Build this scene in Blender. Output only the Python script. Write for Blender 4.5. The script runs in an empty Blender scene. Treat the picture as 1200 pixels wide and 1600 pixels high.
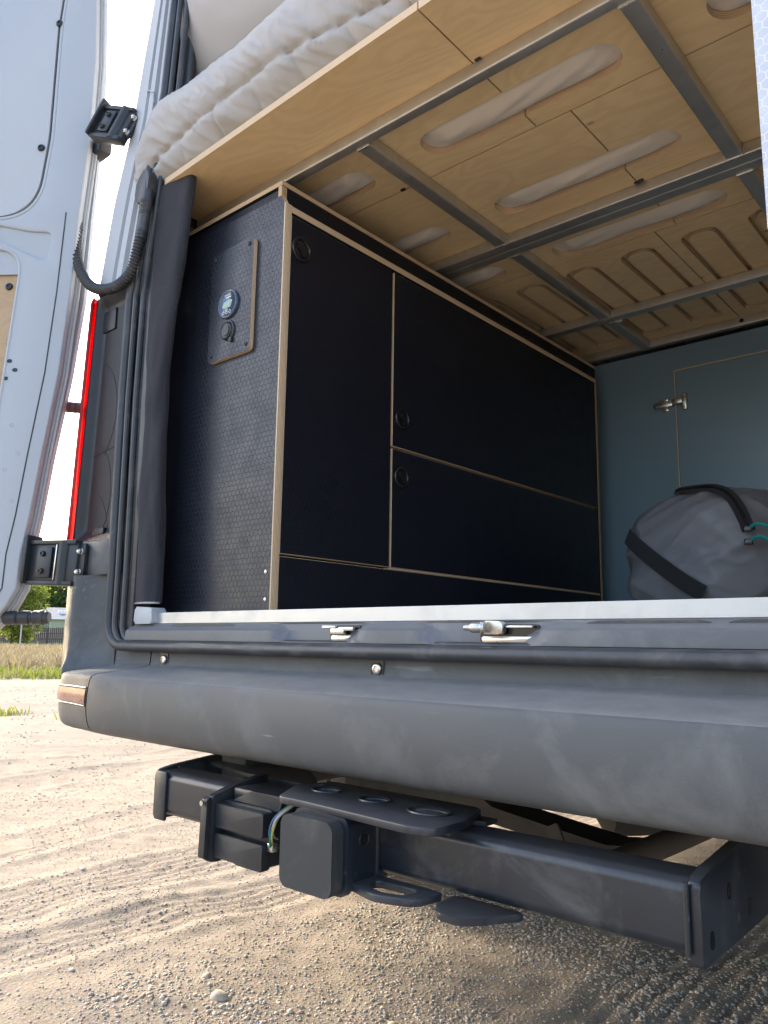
import bpy, bmesh, math, random
import numpy as np
from mathutils import Vector, Matrix, noise

sc = bpy.context.scene
COL = sc.collection
random.seed(7)
rng = np.random.default_rng(7)
R_ = math.radians

# ------------------------------------------------------------ camera
yw, pt, rl = R_(41.2646), R_(9.5616), R_(0.8287)
F = Vector((-math.sin(yw)*math.cos(pt), math.cos(yw)*math.cos(pt), math.sin(pt)))
RT = Vector((math.cos(yw), math.sin(yw), 0))
UP = RT.cross(F)
R2 = RT*math.cos(rl) + UP*math.sin(rl)
U2 = -RT*math.sin(rl) + UP*math.cos(rl)
cam = bpy.data.cameras.new('camera')
camo = bpy.data.objects.new('camera', cam)
COL.objects.link(camo)
m3 = Matrix((R2, U2, -F)).transposed()
camo.matrix_world = Matrix.Translation((0, 0, 0.666)) @ m3.to_4x4()
cam.sensor_fit = 'VERTICAL'; cam.sensor_height = 36.0
cam.lens = 1217.86/1600*36.0
cam.clip_start = 0.02; cam.clip_end = 2000
sc.camera = camo

# ------------------------------------------------------------ light
SUN_EL, SUN_AZ = 30.0, -2.0          # elevation; degrees from -X towards -Y
wd = bpy.data.worlds.new('World'); sc.world = wd; wd.use_nodes = True
wn = wd.node_tree
bgn = wn.nodes['Background']
sky = wn.nodes.new('ShaderNodeTexSky'); sky.sky_type = 'NISHITA'; sky.sun_disc = False
sky.sun_elevation = R_(SUN_EL); sky.sun_rotation = R_(270-SUN_AZ)
sky.dust_density = 3.0
wn.links.new(sky.outputs[0], bgn.inputs[0]); bgn.inputs[1].default_value = 0.15
sd = Vector((-math.cos(R_(SUN_EL))*math.cos(R_(SUN_AZ)), -math.cos(R_(SUN_EL))*math.sin(R_(SUN_AZ)), math.sin(R_(SUN_EL))))
sl = bpy.data.lights.new('sun', 'SUN'); sl.energy = 1.5; sl.angle = R_(10); sl.color = (1.0, 0.87, 0.68)
so = bpy.data.objects.new('sun', sl); COL.objects.link(so)
so.rotation_euler = sd.to_track_quat('Z', 'Y').to_euler(); so.location = (-6, -2, 6)
sc.view_settings.view_transform = 'Standard'; sc.view_settings.look = 'None'
sc.view_settings.gamma = 1; sc.view_settings.use_curve_mapping = False
sc.view_settings.exposure = 2.2

# ------------------------------------------------------------ materials
def mat(name, col=(.5,.5,.5), rough=.5, metal=0.0, spec=.5, **kw):
    m = bpy.data.materials.new(name); m.use_nodes = True
    b = m.node_tree.nodes['Principled BSDF']
    b.inputs['Base Color'].default_value = (*col, 1)
    b.inputs['Roughness'].default_value = rough
    b.inputs['Metallic'].default_value = metal
    b.inputs['Specular IOR Level'].default_value = spec
    for k, v in kw.items():
        b.inputs[k.replace('_', ' ')].default_value = v
    return m

class N:
    """small node-graph helper"""
    def __init__(s, m): s.m = m; s.t = m.node_tree; s.b = s.t.nodes['Principled BSDF']
    def new(s, t, **kw):
        n = s.t.nodes.new(t)
        for k, v in kw.items(): setattr(n, k, v)
        return n
    def link(s, a, b): s.t.links.new(a, b)
    def val(s, sock, v):
        if isinstance(v, bpy.types.NodeSocket): s.link(v, sock)
        else: sock.default_value = v
    def math(s, op, a, b=0.0, c=0.0):
        n = s.new('ShaderNodeMath', operation=op)
        s.val(n.inputs[0], a); s.val(n.inputs[1], b); s.val(n.inputs[2], c)
        return n.outputs[0]
    def vmath(s, op, a, b=(0,0,0)):
        n = s.new('ShaderNodeVectorMath', operation=op)
        s.val(n.inputs[0], a); s.val(n.inputs[1], b)
        return n
    def coord(s, which='Object'): return s.new('ShaderNodeTexCoord').outputs[which]
    def mapping(s, vec, scale=(1,1,1), loc=(0,0,0), rot=(0,0,0)):
        n = s.new('ShaderNodeMapping'); s.link(vec, n.inputs[0])
        n.inputs['Scale'].default_value = scale; s.val(n.inputs['Location'], loc); n.inputs['Rotation'].default_value = rot
        return n.outputs[0]
    def noise(s, vec, scale, detail=4, rough=.55, dist=0.0):
        n = s.new('ShaderNodeTexNoise'); s.link(vec, n.inputs['Vector'])
        n.inputs['Scale'].default_value = scale; n.inputs['Detail'].default_value = detail
        n.inputs['Roughness'].default_value = rough; n.inputs['Distortion'].default_value = dist
        return n.outputs['Fac']
    def ramp(s, fac, stops):
        n = s.new('ShaderNodeValToRGB'); s.link(fac, n.inputs[0]); e = n.color_ramp.elements
        while len(e) < len(stops): e.new(0.5)
        for i, (p, c) in enumerate(stops):
            e[i].position = p; e[i].color = (*c, 1) if len(c) == 3 else c
        return n.outputs[0]
    def mix(s, fac, a, b):
        n = s.new('ShaderNodeMix', data_type='RGBA'); s.val(n.inputs[0], fac)
        s.val(n.inputs[6], a if isinstance(a, bpy.types.NodeSocket) else (*a, 1))
        s.val(n.inputs[7], b if isinstance(b, bpy.types.NodeSocket) else (*b, 1))
        return n.outputs[2]
    def mapr(s, v, a, b, c, d):
        n = s.new('ShaderNodeMapRange'); s.link(v, n.inputs[0])
        for i, x in enumerate((a, b, c, d)): n.inputs[i+1].default_value = x
        return n.outputs[0]
    def bump(s, h, strength=.3, dist=.001, normal=None):
        n = s.new('ShaderNodeBump'); s.link(h, n.inputs['Height'])
        n.inputs['Strength'].default_value = strength; n.inputs['Distance'].default_value = dist
        if normal is not None: s.link(normal, n.inputs['Normal'])
        return n.outputs[0]
    def set(s, name, sock): s.link(sock, s.b.inputs[name])

def plain(name, col, rough, metal=0, var=.12, scale=30, bump=0.0, bscale=400, spec=.5, dust=None, dscale=4, damt=.5, bd=.001, toplit=0.0, scratch=0.0):
    m = mat(name, col, rough, metal, spec); g = N(m); c = g.coord()
    f = g.noise(c, scale, 5)
    lo = tuple(x*(1-var) for x in col); hi = tuple(min(1, x*(1+var)) for x in col)
    colr = g.mix(f, lo, hi)
    if dust:
        d = g.noise(c, dscale, 7, .65, .6)
        d2 = g.mapr(d, .50, .72, 0, damt)
        if toplit:      # dust tone on faces that look up, painting in their sky light
            ge = g.new('ShaderNodeNewGeometry'); sp_ = g.new('ShaderNodeSeparateXYZ'); g.link(ge.outputs['True Normal'], sp_.inputs[0])
            up = g.mapr(sp_.outputs[2], .55, .95, 0, toplit)
            d2 = g.math('MAXIMUM', d2, g.math('MULTIPLY', up, g.mapr(g.noise(c, dscale*3, 6, .7), .25, .65, .55, 1)))
        colr = g.mix(d2, colr, dust)
        g.set('Roughness', g.math('ADD', g.mapr(f, .3, .7, rough*.85, min(1, rough*1.15)), g.math('MULTIPLY', d2, .35)))
    else:
        g.set('Roughness', g.mapr(f, .3, .7, rough*.85, min(1, rough*1.15)))
    if scratch:
        for rot, th in (((.3,.9,.4), .705), ((1.1,-.5,-.7), .72)):
            s1 = g.noise(g.mapping(c, (3, 110, 45), (1.3, 2.1, .4), rot), 1.0, 3, .5)
            area = g.mapr(g.noise(c, 5.5, 2), .48, .62, 0, 1)
            colr = g.mix(g.math('MULTIPLY', g.mapr(s1, th-.03, th, 0, scratch), area), colr, (.36,.355,.35))
    g.set('Base Color', colr)
    if bump: g.set('Normal', g.bump(g.noise(c, bscale, 3), bump, bd))
    return m

def plywood(name, along='X', base=(.78,.59,.335)):
    m = mat(name, base, .55, 0, .35); g = N(m)
    oi = g.new('ShaderNodeObjectInfo')
    off = g.new('ShaderNodeCombineXYZ')
    g.link(g.math('MULTIPLY', oi.outputs['Random'], 7.0), off.inputs[0])
    g.link(g.math('MULTIPLY', oi.outputs['Random'], 13.0), off.inputs[1])
    c = g.vmath('ADD', g.coord(), off.outputs[0]).outputs[0]
    sc_ = (2.2, 6, 6) if along == 'X' else (6, 2.2, 6)
    v = g.mapping(c, sc_)
    n1 = g.noise(v, 1.3, 3, .5, .4)
    w = g.math('SINE', g.math('MULTIPLY', n1, 70.0))
    band = g.mapr(w, -1, 1, 0, 1)
    fine = g.noise(g.mapping(c, (8, 260, 260) if along == 'X' else (260, 8, 260)), 1.0, 4)
    big = g.noise(c, 3.0, 3)
    dk = tuple(x*k for x, k in zip(base, (.86, .80, .72))); lt = tuple(min(1, x*k) for x, k in zip(base, (1.08, 1.1, 1.12)))
    col = g.mix(g.math('MULTIPLY', band, .38), lt, dk)
    col = g.mix(g.math('MULTIPLY', g.mapr(fine, .35, .65, 0, 1), .22), col, dk)
    col = g.mix(g.mapr(big, .35, .7, 0, .4), col, (base[0]*1.06, base[1]*.92, base[2]*.8))
    vo = g.new('ShaderNodeTexVoronoi'); g.link(g.mapping(c, (5, 9, 9)), vo.inputs['Vector']); vo.inputs['Scale'].default_value = 1.0
    kn = g.mapr(vo.outputs['Distance'], .03, .07, .75, 0)
    col = g.mix(kn, col, (.16, .085, .04))
    g.set('Base Color', col)
    g.set('Roughness', g.mapr(fine, .3, .7, .45, .62))
    g.set('Normal', g.bump(fine, .12, .0005))
    return m

def ply_edge(name, axis='Z', pitch=.0036):
    m = mat(name, (.5,.35,.2), .65, 0, .3); g = N(m); c = g.coord()
    s = g.new('ShaderNodeSeparateXYZ'); g.link(c, s.inputs[0])
    a = s.outputs['XYZ'.index(axis)]
    w = g.math('SINE', g.math('MULTIPLY', a, 2*math.pi/pitch))
    n = g.noise(c, 60, 4)
    col = g.mix(g.mapr(w, -.6, .9, 0, 1), (.72, .54, .36), (.46, .30, .17))
    col = g.mix(g.mapr(n, .4, .7, 0, .35), col, (.66, .50, .33))
    g.set('Base Color', col)
    return m

def hexa(name, plane, base, line, pitch=.0128, rough=.3, rl=.45, bumpk=.35, spec=.5):
    """phenolic hexagon-pattern film; plane 'XZ' or 'YZ'"""
    m = mat(name, base, rough, 0, spec); g = N(m)
    s = g.new('ShaderNodeSeparateXYZ'); g.link(g.coord(), s.inputs[0])
    u = s.outputs[0 if plane[0] == 'X' else 1]; v = s.outputs[2]
    cmb = g.new('ShaderNodeCombineXYZ')
    g.link(g.math('ADD', g.math('DIVIDE', u, pitch), 1000.0), cmb.inputs[0])
    g.link(g.math('ADD', g.math('DIVIDE', v, pitch), 1000.0), cmb.inputs[1])
    p = cmb.outputs[0]; r = (1, 1.7320508, 1); h = (.5, .8660254, 0)
    a = g.vmath('SUBTRACT', g.vmath('MODULO', p, r).outputs[0], h).outputs[0]
    b = g.vmath('SUBTRACT', g.vmath('MODULO', g.vmath('SUBTRACT', p, h).outputs[0], r).outputs[0], h).outputs[0]
    def hd(q):
        q = g.vmath('MULTIPLY', q, (1, 1, 0)).outputs[0]
        ab = g.vmath('ABSOLUTE', q).outputs[0]
        d = g.vmath('DOT_PRODUCT', ab, (.5, .8660254, 0)).outputs['Value']
        ss = g.new('ShaderNodeSeparateXYZ'); g.link(ab, ss.inputs[0])
        return g.math('MAXIMUM', d, ss.outputs[0])
    d = g.math('MINIMUM', hd(a), hd(b))
    mask = g.mapr(d, .43, .475, 0, 1)
    n = g.noise(g.coord(), 25, 5)
    col = g.mix(g.mapr(n, .35, .7, 0, .5), base, tuple(x*1.35 for x in base))
    col = g.mix(mask, col, line)
    g.set('Base Color', col)
    g.set('Roughness', g.math('ADD', g.math('MULTIPLY', mask, rl-rough), g.mapr(n, .3, .7, rough*.85, rough*1.2)))
    fine = g.noise(g.coord(), 900, 2)
    nb = g.bump(fine, .25, .0004)
    g.set('Normal', g.bump(g.math('SUBTRACT', 1.0, mask), bumpk, .0006, nb))
    return m

def fabric(name, col, rough=.85, weave=900, sheen=.3, bump=.3, var=.1):
    m = mat(name, col, rough, 0, .25); g = N(m); c = g.coord()
    g.b.inputs['Sheen Weight'].default_value = sheen
    n = g.noise(c, 8, 6)
    g.set('Base Color', g.mix(n, tuple(x*(1-var) for x in col), tuple(min(1, x*(1+var)) for x in col)))
    w = g.new('ShaderNodeTexWave'); g.link(c, w.inputs[0]); w.inputs['Scale'].default_value = weave
    w2 = g.new('ShaderNodeTexWave', bands_direction='Z'); g.link(c, w2.inputs[0]); w2.inputs['Scale'].default_value = weave
    if weave < 700:     # coarse mesh: diagonal threads are paler
        dg = g.new('ShaderNodeTexWave', bands_direction='DIAGONAL'); g.link(c, dg.inputs[0]); dg.inputs['Scale'].default_value = weave
        bc_ = g.mix(n, tuple(x*(1-var) for x in col), tuple(min(1, x*(1+var)) for x in col))
        g.set('Base Color', g.mix(g.math('MULTIPLY', dg.outputs['Fac'], .6), bc_, tuple(x*2.6 for x in col)))
    hh = g.math('ADD', g.math('MULTIPLY', w.outputs['Fac'], w2.outputs['Fac']), g.noise(c, 45, 5))
    g.set('Normal', g.bump(hh, bump, .0012))
    return m

M = {}
M['paint'] = plain('white_paint', (.405,.42,.44), .40, 0, .03, 3, 0.02, 600, .5, (.50,.46,.40), 2.2, .10)
M['paintpanel'] = plain('white_panel', (.47,.475,.485), .5, 0, .02, 5, .1, 500)
M['bumper'] = plain('grey_bumper_plastic', (.076,.080,.083), .52, 0, .14, 9, .5, 1100, .42, (.25,.248,.24), 9, .34, .0008, .70, .9)
M['cladding'] = plain('dark_cladding_plastic', (.085,.09,.10), .42, 0, .15, 8, .15, 1400, .5, (.26,.255,.24), 6, .4, .0005, .5)
M['black'] = plain('black_plastic', (.016,.018,.022), .42, 0, .2, 20, .15, 900, .5, (.10,.095,.085), 9, .35)
M['gloss'] = plain('gloss_black_plastic', (.010,.010,.012), .16, 0, .2, 20, 0)
M['rubber'] = plain('black_rubber', (.036,.038,.042), .42, 0, .25, 25, .2, 300, .5, (.15,.14,.13), 14, .5)
M['hitch'] = plain('hitch_coated_steel', (.014,.018,.025), .33, 0, .2, 10, .10, 500, .6, (.16,.155,.15), 11, .38, .001, .34, .6)
M['cap'] = plain('rubber_cap', (.036,.039,.041), .62, 0, .15, 14, .15, 700, .35, (.16,.15,.13), 11, .45)
M['steel'] = plain('bare_steel_tube', (.58,.56,.52), .36, .75, .22, 14, .08, 250, .5, (.20,.19,.18), 14, .25)
M['alu'] = plain('brushed_aluminium_strip', (.50,.50,.49), .42, .7, .06, 40, .1, 500, .5, (.42,.40,.37), 12, .4)
M['zinc'] = plain('zinc_plated_metal', (.62,.60,.56), .28, .95, .1, 60, .05, 400)
M['chassis'] = plain('dusty_chassis_metal', (.075,.072,.068), .75, .1, .3, 12, .3, 200, .3, (.20,.18,.15), 6, .5)
M['curtain'] = fabric('black_mesh_fabric', (.024,.024,.028), .9, 120, .1, .8)
M['teal'] = plain('teal_lacquer', (.175,.265,.33), .30, 0, .05, 2.5, .04, 900, .5)
M['comforter'] = fabric('comforter_cotton', (.47,.44,.415), .8, 2200, .2, .5, .04)
M['pillow'] = fabric('pillow_cotton', (.44,.405,.375), .85, 2200, .2, .2, .04)
M['mattress'] = fabric('mattress_cover', (.80,.71,.60), .85, 1500, .2, .35, .05)
M['ply'] = plywood('birch_plywood', 'X')
M['plyc'] = plywood('oak_plywood_panel', 'Y', (.48,.33,.19))
M['edgeZ'] = ply_edge('plywood_edge', 'Z')
M['edgeX'] = ply_edge('plywood_edge_vertical', 'X')
M['edgeY'] = ply_edge('plywood_edge_end', 'Y')
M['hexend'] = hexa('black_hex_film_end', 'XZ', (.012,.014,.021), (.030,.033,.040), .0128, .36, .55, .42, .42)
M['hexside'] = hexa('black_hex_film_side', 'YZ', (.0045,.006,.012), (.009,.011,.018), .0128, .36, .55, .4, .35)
M['hexwhite'] = hexa('pale_hex_film', 'XZ', (.50,.53,.60), (.72,.73,.76), .0135, .4, .6, .4)
M['red'] = mat('red_lens', (.13,.002,.002), .15, 0, .6)
g = N(M['red']); tr_ = g.new('ShaderNodeBsdfTranslucent'); tr_.inputs[0].default_value = (.95, .012, .01, 1)
mx_ = g.new('ShaderNodeMixShader'); mx_.inputs[0].default_value = .55
g.link(g.b.outputs[0], mx_.inputs[1]); g.link(tr_.outputs[0], mx_.inputs[2]); g.link(mx_.outputs[0], g.t.nodes['Material Output'].inputs[0])
M['lampdark'] = plain('lamp_housing_plastic', (.011,.012,.015), .38, 0, .2, 20, .1, 600, .4)
M['reflector'] = plain('red_reflector', (.17,.04,.035), .30, 0, .3, 90, .3, 300)
M['tealcord'] = plain('teal_cord', (.0,.22,.20), .5, 0, .1, 60)
M['bag'] = fabric('grey_bag_nylon', (.205,.207,.225), .40, 2500, .0, .12, .12)
M['webbing'] = fabric('black_webbing', (.028,.029,.032), .8, 1500, .05, .5)

# ------------------------------------------------------------ mesh helpers
class MB:
    def __init__(s): s.v = []; s.f = []; s.mi = []
    def add(s, v, f, mi=0):
        o = len(s.v); s.v += [tuple(p) for p in v]; s.f += [tuple(i+o for i in q) for q in f]
        s.mi += [mi]*len(f) if isinstance(mi, int) else list(mi); return s
    def frombm(s, bm, mi=0, M4=None):
        bm.verts.index_update()
        v = [(M4 @ x.co if M4 else x.co) for x in bm.verts]
        s.add(v, [[y.index for y in q.verts] for q in bm.faces], mi); bm.free(); return s
    def box(s, a, b, bev=0.0, mi=0, M4=None, seg=2):
        bm = bmesh.new(); bmesh.ops.create_cube(bm, size=1)
        a = Vector(a); b = Vector(b); c = (a+b)/2; d = b-a
        for x in bm.verts: x.co = Vector((c.x+x.co.x*d.x, c.y+x.co.y*d.y, c.z+x.co.z*d.z))
        if bev: bmesh.ops.bevel(bm, geom=bm.edges[:], offset=bev, segments=seg, affect='EDGES', profile=.5)
        bmesh.ops.recalc_face_normals(bm, faces=bm.faces[:])
        return s.frombm(bm, mi, M4)
    def cyl(s, p, q, r, r2=None, n=20, mi=0, caps=True):
        return s.tube([p, q], [r, r if r2 is None else r2], n, mi, caps)
    def tube(s, pts, rad, n=12, mi=0, caps=True, flat=None):
        P = [Vector(p) for p in pts]; k = len(P)
        if not hasattr(rad, '__len__'): rad = [rad]*k
        T = [(P[min(i+1, k-1)]-P[max(i-1, 0)]).normalized() for i in range(k)]
        u = T[0].orthogonal().normalized(); vs = []
        if flat is not None: u = (Vector(flat)-T[0]*Vector(flat).dot(T[0])).normalized()
        for i in range(k):
            u = (u - T[i]*u.dot(T[i])).normalized(); w = T[i].cross(u)
            for j in range(n):
                a = 2*math.pi*j/n; vs.append(P[i]+(u*math.cos(a)+w*math.sin(a))*rad[i])
        fs = [(i*n+j, i*n+(j+1) % n, (i+1)*n+(j+1) % n, (i+1)*n+j) for i in range(k-1) for j in range(n)]
        if caps: fs += [tuple(range(n))[::-1], tuple(range((k-1)*n, k*n))]
        return s.add(vs, fs, mi)
    def lathe(s, prof, M4, n=24, mi=0):
        """prof: (r, h) list, axis = local z"""
        vs = []
        for r, h in prof:
            for j in range(n):
                a = 2*math.pi*j/n; vs.append(M4 @ Vector((r*math.cos(a), r*math.sin(a), h)))
        k = len(prof)
        fs = [(i*n+j, i*n+(j+1) % n, (i+1)*n+(j+1) % n, (i+1)*n+j) for i in range(k-1) for j in range(n)]
        fs += [tuple(range(n))[::-1], tuple(range((k-1)*n, k*n))]
        return s.add(vs, fs, mi)
    def grid(s, fn, nu, nv, mi=0, closeu=False):
        vs = [fn(i/(nu if closeu else nu-1), j/(nv-1)) for i in range(nu) for j in range(nv)]
        fs = []
        for i in range(nu if closeu else nu-1):
            for j in range(nv-1):
                a = i*nv+j; b = ((i+1) % nu)*nv+j; fs.append((a, b, b+1, a+1))
        return s.add(vs, fs, mi)
    def prism(s, poly, fn, t0, t1, mi=0, bev=0.0):
        """poly 2D outline; fn(u,v,t)->point"""
        bm = bmesh.new()
        lo = [bm.verts.new((p[0], p[1], t0)) for p in poly]; hi = [bm.verts.new((p[0], p[1], t1)) for p in poly]
        k = len(poly)
        bm.faces.new(lo[::-1]); bm.faces.new(hi)
        for i in range(k): bm.faces.new((lo[i], lo[(i+1) % k], hi[(i+1) % k], hi[i]))
        if bev:
            ed = [e for e in bm.edges if abs(e.verts[0].co.z-e.verts[1].co.z) < 1e-9]
            bmesh.ops.bevel(bm, geom=ed, offset=bev, segments=2, affect='EDGES', profile=.5)
        for v in bm.verts: v.co = Vector(fn(*v.co))
        bmesh.ops.recalc_face_normals(bm, faces=bm.faces[:])
        return s.frombm(bm, mi)
    def build(s, name, mats, parent=None, smooth=True, angle=35, label=None):
        me = bpy.data.meshes.new(name); me.from_pydata(s.v, [], s.f)
        if not isinstance(mats, (list, tuple)): mats = [mats]
        for m in mats: me.materials.append(m)
        if len(mats) > 1: me.polygons.foreach_set('material_index', s.mi)
        me.update()
        if smooth:
            me.shade_smooth(); me.set_sharp_from_angle(angle=R_(angle))
        o = bpy.data.objects.new(name, me); COL.objects.link(o)
        attach(o, parent)
        if label: o['label'] = label
        return o

ROOTLOC = {}
def attach(o, parent):
    if parent is not None:
        o.parent = parent
        if parent.name in ROOTLOC: o.matrix_parent_inverse = Matrix.Translation(-ROOTLOC[parent.name])
def thing(name, label, cat, loc, group=None):
    o = bpy.data.objects.new(name, None); COL.objects.link(o); o.location = loc
    o.empty_display_size = .1; ROOTLOC[o.name] = Vector(loc)
    o['label'] = label; o['category'] = cat
    if group: o['group'] = group
    return o
def tag(o, label=None, cat=None, group=None, kind=None):
    if label: o['label'] = label
    if cat: o['category'] = cat
    if group: o['group'] = group
    if kind: o['kind'] = kind
    return o

def rrect(x0, y0, x1, y1, r, n=6):
    out = []
    for cx, cy, a0 in ((x1-r, y1-r, 0), (x0+r, y1-r, 90), (x0+r, y0+r, 180), (x1-r, y0+r, 270)):
        for i in range(n+1):
            a = R_(a0+90*i/n); out.append((cx+r*math.cos(a), cy+r*math.sin(a)))
    return out
def roundpoly(pts, r, n=5):
    """round every corner of a 2D polygon; r number or list"""
    out = []; k = len(pts)
    for i in range(k):
        p = Vector(pts[i]); a = Vector(pts[i-1])-p; b = Vector(pts[(i+1) % k])-p
        ri = r[i] if hasattr(r, '__len__') else r
        if ri <= 0: out.append(tuple(p)); continue
        la, lb = a.length, b.length; a.normalize(); b.normalize()
        ang = a.angle(b); d = min(ri/math.tan(ang/2), la*.48, lb*.48)
        p0 = p+a*d; p1 = p+b*d
        for j in range(n+1):
            t = j/n; out.append(tuple((1-t)**2*p0+2*t*(1-t)*p+t*t*p1))
    return out
def board(name, outline, holes, fn, t0, t1, mats, parent, bev=0.0, edge_axis=None, label=None):
    """flat board with real cut-outs: 2D outline + holes filled and extruded; fn(u,v,t)->world.
       mats = [face, edge]"""
    cu = bpy.data.curves.new('tmp', 'CURVE'); cu.dimensions = '2D'; cu.fill_mode = 'BOTH'
    for ring in [outline]+list(holes):
        sp = cu.splines.new('POLY'); sp.points.add(len(ring)-1)
        for i, p in enumerate(ring): sp.points[i].co = (p[0], p[1], 0, 1)
        sp.use_cyclic_u = True
    t = (t1-t0)/2; cu.extrude = max(t-bev, 0); cu.bevel_depth = bev; cu.bevel_resolution = 2 if bev else 0
    if bev: cu.offset = -bev
    tmp = bpy.data.objects.new('tmp', cu); COL.objects.link(tmp)
    bpy.context.view_layer.update()
    me = bpy.data.meshes.new_from_object(tmp.evaluated_get(bpy.context.evaluated_depsgraph_get()))
    bpy.data.objects.remove(tmp); bpy.data.curves.remove(cu)
    me.name = name; me.materials.clear()
    if not isinstance(mats, (list, tuple)): mats = [mats]
    for m in mats: me.materials.append(m)
    bm = bmesh.new(); bm.from_mesh(me); bmesh.ops.remove_doubles(bm, verts=bm.verts[:], dist=1e-5)
    for f in bm.faces:
        f.material_index = 0 if (abs(f.normal.z) > .6 or len(mats) == 1) else 1
    for v in bm.verts: v.co = Vector(fn(v.co.x, v.co.y, v.co.z+(t0+t1)/2))
    bmesh.ops.recalc_face_normals(bm, faces=bm.faces[:])
    bm.to_mesh(me); bm.free()
    me.shade_smooth(); me.set_sharp_from_angle(angle=R_(35))
    o = bpy.data.objects.new(name, me); COL.objects.link(o); attach(o, parent)
    if label: o['label'] = label
    return o

def frame4(o, x, y, z):
    x, y, z = Vector(x), Vector(y), Vector(z)
    return Matrix.Translation(Vector(o)) @ Matrix((x, y, z)).transposed().to_4x4()
def lerp(a, b, t): return a+(b-a)*t
def interp(tab, z):
    """piecewise linear table [(z, v), ...] ascending in z"""
    if z <= tab[0][0]: return tab[0][1]
    for (a, x), (b, y) in zip(tab, tab[1:]):
        if z <= b: return lerp(x, y, (z-a)/(b-a))
    return tab[-1][1]
def sstep(a, b, x):
    t = min(1, max(0, (x-a)/(b-a))); return t*t*(3-2*t)
def spline(pts, n):
    """Catmull-Rom through pts"""
    P = [Vector(p) for p in pts]; P = [P[0]*2-P[1]]+P+[P[-1]*2-P[-2]]; out = []
    segs = len(P)-3
    for i in range(n):
        t = i/(n-1)*segs; k = min(int(t), segs-1); t -= k
        a, b, c, d = P[k:k+4]
        out.append(.5*((2*b)+(c-a)*t+(2*a-5*b+4*c-d)*t*t+(3*b-a-3*c+d)*t**3))
    return out
# ------------------------------------------------------------ ground
def gheight(X, Y):
    """numpy height field of the gravel yard"""
    h = np.zeros_like(X)
    rs = np.random.default_rng(3)
    for wl, amp, k in ((2.4, .010, 5), (.8, .006, 7), (.25, .003, 9), (.09, .0016, 10)):
        for _ in range(k):
            a = rs.uniform(0, 2*math.pi); f = 2*math.pi/(wl*rs.uniform(.7, 1.4)); p = rs.uniform(0, 6.28)
            h += amp/ k**.5*np.sin(f*(X*math.cos(a)+Y*math.sin(a))+p+.9*np.sin(1.7*X/wl+1.1*Y/wl+p))
    # tyre tracks with tread ribs, running roughly away from the camera to the left
    for ang, off, wdt in ((91, -2.00, .13), (88, -1.72, .10), (94, -2.55, .13), (86, -.72, .17), (99, -3.5, .15), (84, -4.4, .16), (97, -5.9, .2)):
        a = R_(ang); d = X*math.sin(a)-Y*math.cos(a)-off+.05*np.sin(1.1*Y+off*3)
        s = X*math.cos(a)+Y*math.sin(a)
        w = np.exp(-(d/wdt)**4)
        h += w*(-.005+.0032*np.sin(d*2*math.pi/.040)*(.7+.3*np.sin(s*2.1+off)))
        h += .006*np.exp(-((np.abs(d)-wdt*1.25)/.03)**2)
    fade = np.clip((18-np.hypot(X, Y))/10, 0, 1)
    return h*fade
def axis(segs):
    out = [segs[0][0]]
    for a, b, n in segs: out += list(np.linspace(a, b, n+1)[1:])
    return np.array(out)
gx = axis([(-420, -60, 12), (-60, -12, 30), (-12, -5, 90), (-5, -2.6, 110), (-2.6, .2, 260), (.2, 4, 20), (4, 60, 10), (60, 420, 6)])
gy = axis([(-420, -40, 6), (-40, -3, 12), (-3, .2, 24), (.2, 2.6, 230), (2.6, 6, 120), (6, 14, 60), (14, 60, 20), (60, 420, 10)])
GX, GY = np.meshgrid(gx, gy, indexing='ij'); GZ = gheight(GX, GY)
nx, ny = GX.shape
co = np.stack([GX, GY, GZ], -1).reshape(-1, 3)
idx = np.arange(nx*ny).reshape(nx, ny)
fa = np.stack([idx[:-1, :-1], idx[1:, :-1], idx[1:, 1:], idx[:-1, 1:]], -1).reshape(-1, 4)
def npmesh(name, co, fa, mats, smooth=True):
    me = bpy.data.meshes.new(name); k = fa.shape[1]
    me.vertices.add(len(co)); me.vertices.foreach_set('co', co.astype(np.float32).ravel())
    me.loops.add(fa.size); me.loops.foreach_set('vertex_index', fa.astype(np.int32).ravel())
    me.polygons.add(len(fa)); me.polygons.foreach_set('loop_start', np.arange(0, fa.size, k, dtype=np.int32))
    me.polygons.foreach_set('loop_total', np.full(len(fa), k, dtype=np.int32))
    for m in mats: me.materials.append(m)
    me.update(calc_edges=True)
    if smooth: me.shade_smooth()
    o = bpy.data.objects.new(name, me); COL.objects.link(o); return o
mg = mat('gravel_ground', (.3,.25,.2), .95, 0, .2); g = N(mg); c = g.coord()
n1 = g.noise(c, 1.2, 6, .6); n2 = g.noise(c, 14, 6, .7); n3 = g.noise(c, 160, 4, .7); n4 = g.noise(c, 700, 2, .6)
col = g.mix(g.mapr(n1, .35, .68, 0, 1), (.262,.208,.150), (.335,.278,.210))
col = g.mix(g.mapr(n2, .42, .66, 0, .55), col, (.21,.178,.140))
vo = g.new('ShaderNodeTexVoronoi'); g.link(c, vo.inputs['Vector']); vo.inputs['Scale'].default_value = 130
col = g.mix(g.mapr(n3, .48, .62, 0, .5), col, vo.outputs['Color'])
col2 = g.mix(.78, col, (.262,.216,.165))
hsv = g.mix(g.mapr(n4, .35, .65, 0, .35), col2, (.16,.13,.105))
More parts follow.
